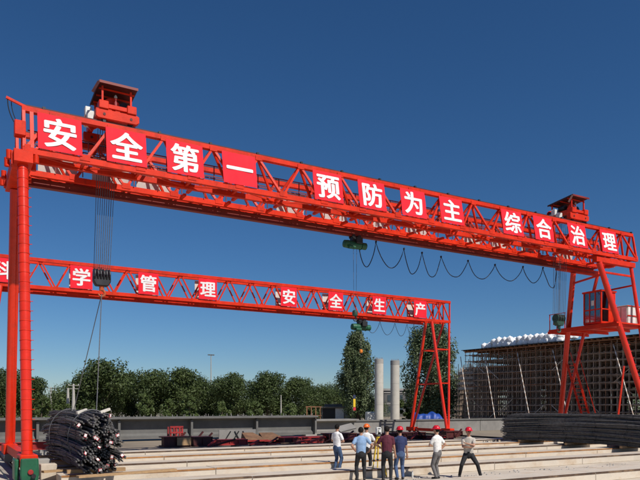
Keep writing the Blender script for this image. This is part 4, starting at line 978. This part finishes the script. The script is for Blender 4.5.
bush = [(41, 396, 20, 'pale green bushy tree by the banded crane leg'), (60, 397, 18, 'pale green bush left of the paired poles'), (143, 394, 22, 'pale green conical tree right of the rebar pile'), (167, 400, 18, 'low pale green bush left of the red steel frame'),
        (190, 396, 20, 'pale green conical tree above the maroon formwork'), (222, 402, 18, 'low pale green bush right of the lighting mast'), (252, 402, 24, 'wide low pale bush left of the thin pale pole'), (288, 404, 26, 'wide low pale bush right of the thin pale pole'), (310, 406, 16, 'small pale bush behind the rusty frame')]
for px, y, wd, lab in bush: tree(px, y, wd, 100, lab, 'bush', LEAF2, 2600, 'pale bushes before the trees', 'bushy_tree', zlow=.05, size=.16)
for i, px in enumerate((462, 492, 524, 556, 590, 626, 662)):
    tree(px, 376 + (i * 5) % 7, 44, 118 + (i * 7) % 9, 'dark tree behind the scaffold, ' + ORD[i] + ' of seven from the left', 'round', LEAF1, 4500, 'trees behind the scaffold', zlow=.03)
tree(359, 331, 41, 90, 'tall columnar poplar left of the concrete piers', 'poplar', LEAF3, 27000, name='poplar_tree', zlow=.12, size=.15)
tree(429, 322, 60, 84, 'tall broad poplar behind the rear crane right legs', 'poplar', LEAF3, 30000, name='poplar_tree', zlow=.08, size=.15)
tree(408, 398, 26, 96, 'low green tree between right pier and rear crane legs', 'bush', LEAF1, 3500, name='bushy_tree', zlow=.03, size=.2)
tree(441, 392, 30, 88, 'low green tree beside the scaffold left end', 'bush', LEAF3, 3500, name='bushy_tree', zlow=.03, size=.2)

# ------------------------------------------------------------------ people
SKIN = mat('skin', (0.42, 0.22, 0.14), 0.55, var=0.08, scale=12)
HAIR = mat('hair', (0.010, 0.008, 0.007), 0.75, var=0.3, scale=30, spec=0.15)
SHOE = mat('shoe', (0.02, 0.018, 0.017), 0.5, var=0.3)
EYE = mat('eye', (0.02, 0.015, 0.012), 0.3, var=0.1)
LIPS = mat('lips', (0.30, 0.11, 0.09), 0.5, var=0.1)
def cloth(name, c): return mat('cloth_' + name, c, 0.85, var=0.2, scale=7, bump=1.0, bscale=9)
HRED = mat('helmet_red', (0.60, 0.012, 0.025), 0.3, var=0.06); HORA = mat('helmet_orange', (0.72, 0.14, 0.02), 0.3, var=0.06); HYEL = mat('helmet_yellow', (0.75, 0.5, 0.03), 0.3, var=0.06)

def ik(a, b, l1, l2, hint):
    a, b = Vector(a), Vector(b); d = b - a; L_ = min(d.length, (l1 + l2) * .999); d.normalize(); b = a + d * L_
    x = (l1 * l1 - l2 * l2 + L_ * L_) / (2 * L_); hgt = math.sqrt(max(0, l1 * l1 - x * x))
    h = Vector(hint); h = (h - d * h.dot(d)).normalized()
    return a + d * x + h * hgt, b
def capsule(m, p0, p1, r0, r1, sx=1.0, sy=1.0, seg=14):          # sx/sy squash across world x / y
    p0, p1 = Vector(p0), Vector(p1); d = (p1 - p0); l = d.length or 1e-4; d = d / l if l > 1e-3 else Vector((0, 0, 1))
    up = Vector((0, 1, 0)) if abs(d.y) < .9 else Vector((1, 0, 0)); a = d.cross(up).normalized(); b = d.cross(a)
    vs = []; fs = []; rings = []
    for t in (-88, -60, -30, 0): rings.append((p0 + d * r0 * math.sin(R(t)), r0 * math.cos(R(t))))
    for t in (0, 30, 60, 88): rings.append((p1 + d * r1 * math.sin(R(t)), r1 * math.cos(R(t))))
    for c, r in rings:
        for k in range(seg):
            q = (a * math.cos(k * 2 * math.pi / seg) + b * math.sin(k * 2 * math.pi / seg)) * r
            vs.append(c + Vector((q.x * sx, q.y * sy, q.z)))
    n = len(rings)
    for i in range(n - 1):
        for k in range(seg): fs.append((i*seg+k, i*seg+(k+1) % seg, (i+1)*seg+(k+1) % seg, (i+1)*seg+k))
    fs += [tuple(range(seg))[::-1], tuple(range((n-1)*seg, n*seg))]
    m.add(vs, fs)
def person(label, pos, yaw, sc_, shirt, trous, helmet=None, feet=((-.11, 0), (.11, 0)), fyaw=(.15, -.15), hands=(('hang',), ('hang',)), long_sleeve=False, hair=True, lean=0.0, turn=0.0, hipz=.90, crouch=0.0, footz=(0, 0), shoe=SHOE, voxel=.0105):
    prim = []                                                    # (p0, p1, r0, r1, tag, sx, sy)
    def add(p0, p1, r0, r1, tg, sx=1.0, sy=1.0): prim.append((Vector(p0), Vector(p1), r0, r1, tg, sx, sy))
    hip = Vector((0, 0, hipz)); che = Vector((0, lean * .5, hipz + .36)); nk = Vector((0, lean * .85, hipz + .58)); hd = Vector((0, lean + .02, hipz + .735))
    add(hip + Vector((0, -.005, -.05)), hip + Vector((0, 0, .06)), .135, .14, 'T', 1.12, .86)
    add(hip + Vector((0, 0, .05)), hip + Vector((0, lean * .25, .20)), .145, .148, 'S', 1.12, .82)
    add(hip + Vector((0, lean * .25, .18)), che, .148, .158, 'S', 1.16, .80)
    add(che, che + Vector((0, lean * .2, .10)), .16, .145, 'S', 1.2, .78)
    add(nk + Vector((-.12, 0, -.10)), nk + Vector((.12, 0, -.10)), .078, .078, 'S'); add(nk + Vector((0, 0, -.12)), nk + Vector((0, .0, -.045)), .105, .066, 'S')
    add(nk + Vector((0, 0, -.06)), hd + Vector((0, -.01, -.06)), .058, .056, 'K')
    # head
    cr = math.cos(turn); sr = math.sin(turn)
    def hv(x, y, z): return hd + Vector((x * cr - y * sr, x * sr + y * cr, z))
    add(hv(0, -.012, .03), hv(0, .0, .025), .098, .092, 'K', .86, 1.0); add(hv(0, .025, -.02), hv(0, .032, -.072), .072, .048, 'K', .92, 1.0)
    add(hv(0, .092, .005), hv(0, .106, -.022), .012, .017, 'K')
    for s in (-1, 1):
        add(hv(s * .086, -.004, .015), hv(s * .088, -.012, -.018), .018, .012, 'K', .6, 1); add(hv(s * .034, .084, .012), hv(s * .036, .084, .012), .013, .012, 'E')
        add(hv(s * .02, .088, .035), hv(s * .05, .078, .036), .009, .008, 'H')
    add(hv(-.02, .082, -.052), hv(.02, .082, -.052), .011, .011, 'L')
    # legs
    for i, s in enumerate((-1, 1)):
        hj = hip + Vector((s * .085, 0, -.03)); ft = Vector((feet[i][0], feet[i][1], .085 + footz[i]))
        f = Vector((math.sin(-fyaw[i]), math.cos(-fyaw[i]), 0)); kn, an = ik(hj, ft, .42, .41, f + Vector((s * .05, 0, 0)))
        add(hj, kn, .098, .068, 'T'); add(kn, kn + (an - kn) * .45, .066, .062, 'T'); add(kn + (an - kn) * .4, an + Vector((0, 0, .01)), .063, .052, 'T')
        z0 = footz[i]
        add(Vector((an.x, an.y, .045 + z0)) - f * .04, Vector((an.x, an.y, .035 + z0)) + f * .15, .045, .036, 'F'); add(an, Vector((an.x, an.y, .06 + z0)), .045, .048, 'F')
    # arms
    for i, s in enumerate((-1, 1)):
        sh = nk + Vector((s * .175, -.005, -.10)); hnd = hands[i]
        if hnd[0] == 'hang': tgt = sh + Vector((s * .09, .05, -.53)); hint = Vector((s * .3, -1, 0)); curl = .5; fd = None
        elif hnd[0] == 'hip': tgt = hip + Vector((s * .175, .02, .07)); hint = Vector((s * 1.0, -.75, .1)); curl = .7; fd = Vector((-s * .5, .9, -.3))
        else: tgt = Vector(hnd[1]); hint = Vector(hnd[2]); curl = .9; fd = Vector(hnd[3]) if len(hnd) > 3 else None
        el, wr = ik(sh, tgt, .285, .255, hint)
        add(sh, sh.lerp(el, .62), .066, .060, 'S'); add(sh.lerp(el, .5), el, .050, .042, 'S' if long_sleeve else 'K')
        add(el, wr, .042, .029, 'S' if long_sleeve else 'K')
        d = (fd or (wr - el)).normalized(); side = d.cross(Vector((0, 0, 1)) if abs(d.z) < .8 else Vector((0, 1, 0))).normalized(); pn = side.cross(d)
        pl = wr + d * .075
        for q in (-.024, 0, .024): add(wr + d * .015 + side * q * .6, pl + side * q, .019, .017, 'K')
        for q, ln in ((-.033, .062), (-.011, .074), (.011, .07), (.033, .055)):
            a_ = pl + side * q; k1 = a_ + d * ln * .5 + pn * .012 * curl; k2 = k1 + d * ln * .42 + pn * .034 * curl
            add(a_, k1, .0105, .0098, 'K'); add(k1, k2, .0098, .0085, 'K')
        th = wr + d * .03 - side * .026; add(th, th + d * .032 - side * .022 + pn * .01, .013, .011, 'K'); add(th + d * .032 - side * .022 + pn * .01, th + d * .062 - side * .022 + pn * .022, .011, .009, 'K')
    m = MB()
    for p0, p1, r0, r1, tg, sx, sy in prim: capsule(m, p0, p1, r0, r1, sx, sy)
    me0 = mesh('body_src', m.v, m.f, SKIN); o0 = bpy.data.objects.new('body_src', me0); COL.objects.link(o0)
    md = o0.modifiers.new('r', 'REMESH'); md.mode = 'VOXEL'; md.voxel_size = voxel; md.use_smooth_shade = True
    ms = o0.modifiers.new('s', 'SMOOTH'); ms.factor = .5; ms.iterations = 2
    me = bpy.data.meshes.new_from_object(o0.evaluated_get(bpy.context.evaluated_depsgraph_get())); bpy.data.objects.remove(o0); bpy.data.meshes.remove(me0)
    me.name = 'body'; me.materials.clear()
    tags = ['K', 'S', 'T', 'F', 'E', 'H', 'L']
    for x in (SKIN, shirt, trous, shoe, EYE, HAIR, LIPS): me.materials.append(x)
    import numpy as np
    n = len(me.polygons); C = np.empty(n * 3); me.polygons.foreach_get('center', C); C = C.reshape(n, 3)
    best = np.full(n, 9.); idx = np.zeros(n, int)
    for p0, p1, r0, r1, tg, sx, sy in prim:
        a_ = np.array(p0); d = np.array(p1) - a_; L2 = max(1e-8, d @ d)
        t = np.clip(((C - a_) @ d) / L2, 0, 1); q = C - (a_ + t[:, None] * d); q = q / np.array([sx, sy, 1.0])
        ds = np.sqrt((q * q).sum(1)) - (r0 + (r1 - r0) * t)
        if tg in 'EHL': ds -= .004
        mk = ds < best; best[mk] = ds[mk]; idx[mk] = tags.index(tg)
    me.polygons.foreach_set('material_index', idx); me.polygons.foreach_set('use_smooth', np.ones(n, bool)); me.update()
    Mw = Matrix.Translation(Vector(pos)) @ Matrix.Rotation(yaw, 4, 'Z') @ Matrix.Diagonal((sc_, sc_, sc_, 1))
    t = link('person', None, Matrix.Translation(Vector(pos))); tag(t, label, 'person')
    link('body', me, Mw, t)
    Mhd = Mw @ Matrix.Translation(hd) @ Matrix.Rotation(turn, 4, 'Z')
    if hair:
        bm = bmesh.new(); bmesh.ops.create_icosphere(bm, subdivisions=4, radius=1)
        for v in bm.verts:
            c = v.co; v.co = Vector((c.x * .0905, c.y * .109 - .012, c.z * .108 + .036)) * (1 + .02 * math.sin(c.x * 23 + c.z * 31) * math.sin(c.y * 27))
        bmesh.ops.delete(bm, geom=[v for v in bm.verts if (v.co.z < -.045 and True) or (v.co.y > .035 and v.co.z < .085 - (v.co.y - .035) * .2) or (v.co.y > .0 and v.co.z < .03)], context='VERTS')
        hm = bpy.data.meshes.new('hair'); bm.to_mesh(hm); bm.free(); hm.materials.append(HAIR)
        for p_ in hm.polygons: p_.use_smooth = True
        link('hair', hm, Mhd, t)
    if helmet:
        hm = MB()
        prof = [(.134, .052), (.136, .059), (.118, .068), (.116, .085), (.109, .112), (.096, .138), (.076, .160), (.05, .174), (.025, .180), (.002, .182)]
        hm.lathe(prof, seg=24)
        for v in hm.v:
            v.y *= 1.14
            if v.z < .07 and v.y > .05: v.y += .045; v.z -= .008
        hm.box((-.010, -.07, .16), (.010, .07, .184))
        link('helmet', hm.mesh('helmet', helmet, True), Mhd, t)
    return t
def spot(px, Z): p = at(px, HORIZ, Z); return (p.x, p.y, 0)
VY = -math.atan2(S1, C1)                       # yaw that faces away from the camera
DARK = cloth('black', (0.016, 0.016, 0.018)); JEAN = cloth('jeans', (0.045, 0.085, 0.17)); JEAN2 = cloth('jeans2', (0.06, 0.10, 0.20))
person('man in white shirt and blue jeans standing apart at the left of the group', spot(337, 24.8), VY - .75, 1.0, cloth('white', (0.78, 0.77, 0.76)), JEAN,
       hands=(('to', (-.10, .22, 1.10), (-.8, -.3, -.4)), ('to', (.06, .24, 1.08), (.9, -.5, -.2))), turn=.15)
person('man in light blue polo shirt and black trousers, hand on hip, back to camera', spot(361, 21.55), VY + .08, 1.0, cloth('blue', (0.22, 0.34, 0.52)), DARK,
       hands=(('hip',), ('to', (.30, .14, .98), (.9, -.6, 0))), turn=-.3, feet=((-.13, .0), (.12, .04)))
person('man in orange helmet and white shirt mostly hidden behind the blue polo man', spot(366.5, 24.0), VY - .2, 1.0, cloth('white2', (0.74, 0.74, 0.73)), DARK, HORA, hands=(('hang',), ('to', (.26, .22, .95), (.8, -.5, 0))), feet=((-.12, 0), (.12, .08)), turn=-.4)
person('man in maroon shirt and black trousers beside the surveying instrument', spot(387, 21.5), VY - .12, 1.02, cloth('maroon', (0.095, 0.014, 0.028)), DARK,
       hands=(('to', (-.22, .25, 1.05), (-.7, -.6, 0)), ('hang',)), turn=-.25, feet=((-.12, .02), (.12, -.02)))
person('man in red helmet, navy shirt and blue jeans next to the maroon shirt', spot(400, 21.8), VY + .2, .99, cloth('navy', (0.022, 0.032, 0.10)), JEAN2, HRED, hands=(('to', (-.2, .24, 1.0), (-.7, -.6, 0)), ('hang',)), feet=((-.1, -.02), (.12, .05)))
person('man in red helmet, white shirt and grey trousers with hand on hip', spot(437.5, 22.0), VY + .75, 1.0, cloth('white3', (0.76, 0.74, 0.70)), cloth('grey', (0.15, 0.14, 0.135)), HRED, hands=(('to', (-.06, .26, 1.15), (-.8, -.4, -.3)), ('hip',)), feet=((-.11, -.03), (.1, .05)), turn=.2, lean=.03)
person('man in red helmet, beige shirt and black trousers striding with arms crossed', spot(468.5, 22.3), VY + math.pi - .2, 1.0, cloth('beige', (0.46, 0.42, 0.36)), DARK, HRED, hipz=.84,
       feet=((-.40, .06), (.30, .02)), fyaw=(.5, -.2), hands=(('to', (.07, .26, 1.20), (-.9, .2, -.5), (1, .1, .25)), ('to', (-.06, .24, 1.06), (.9, .2, -.5), (-1, .1, .1))), turn=.35, lean=.03)
person('tiny worker in yellow helmet at the foot of the scaffold', (lambda p: (p.x, p.y, 0))(at(604, HORIZ, 46.5)), VY + .6, 1.0, cloth('dark', (0.05, 0.055, 0.07)), DARK, HYEL, voxel=.016)
# surveying instrument on a yellow tripod
p = Vector(spot(378.5, 22.6)); ts = thing('survey_instrument', 'white surveying instrument on a yellow tripod beside the maroon shirt man', 'survey instrument', tuple(p))
hd_ = p + Vector((0, 0, 1.36))
for k in range(3):
    a = k * 2.094 + 1.1; f = p + Vector((math.cos(a) * .30, math.sin(a) * .30, 0)); top = hd_ + Vector((math.cos(a) * .07, math.sin(a) * .07, 0))
    lg = bar('tripod_leg', f.lerp(top, .42), top, .05, .035, YELLOW, ts); bar('lower_leg', f, f.lerp(top, .5), .028, .028, YELLOW, lg); box('leg_clamp', f.lerp(top, .43) - Vector((.03, .03, .03)), f.lerp(top, .43) + Vector((.03, .03, .03)), BLACK, lg)
MB().lathe([(.09, 0), (.09, .03), (.05, .04), (.05, .06)], hd_, 16).obj('tripod_head', YELLOW, ts, True)
ib = MB().lathe([(.075, .06), (.08, .1), (.06, .12)], hd_, 16).obj('instrument_base', GREY, ts, True)
box('yoke', hd_ + Vector((-.095, -.055, .12)), hd_ + Vector((-.06, .055, .34)), WHITEP, ts, .012); box('yoke', hd_ + Vector((.06, -.055, .12)), hd_ + Vector((.095, .055, .34)), WHITEP, ts, .012)
MB().tube([hd_ + Vector((0, -.1, .25)), hd_ + Vector((0, .1, .25))], .05, 14).obj('telescope', WHITEP, ts, True)
box('display', hd_ + Vector((-.055, -.06, .12)), hd_ + Vector((.055, -.045, .19)), BLACK, ts); box('carry_handle', hd_ + Vector((-.09, -.02, .345)), hd_ + Vector((.09, .02, .375)), WHITEP, ts)
p = Vector(spot(412.5, 22.3)); bt = thing('water_bottle', 'small clear water bottle standing on the ground by the people', 'bottle', tuple(p))
MB().lathe([(.03, 0), (.033, .01), (.033, .15), (.014, .2), (.014, .22)], p, 12).obj('bottle_body', WHITEP, bt, True); MB().lathe([(.016, .221), (.016, .24)], p, 10).obj('cap', BLUE, bt)
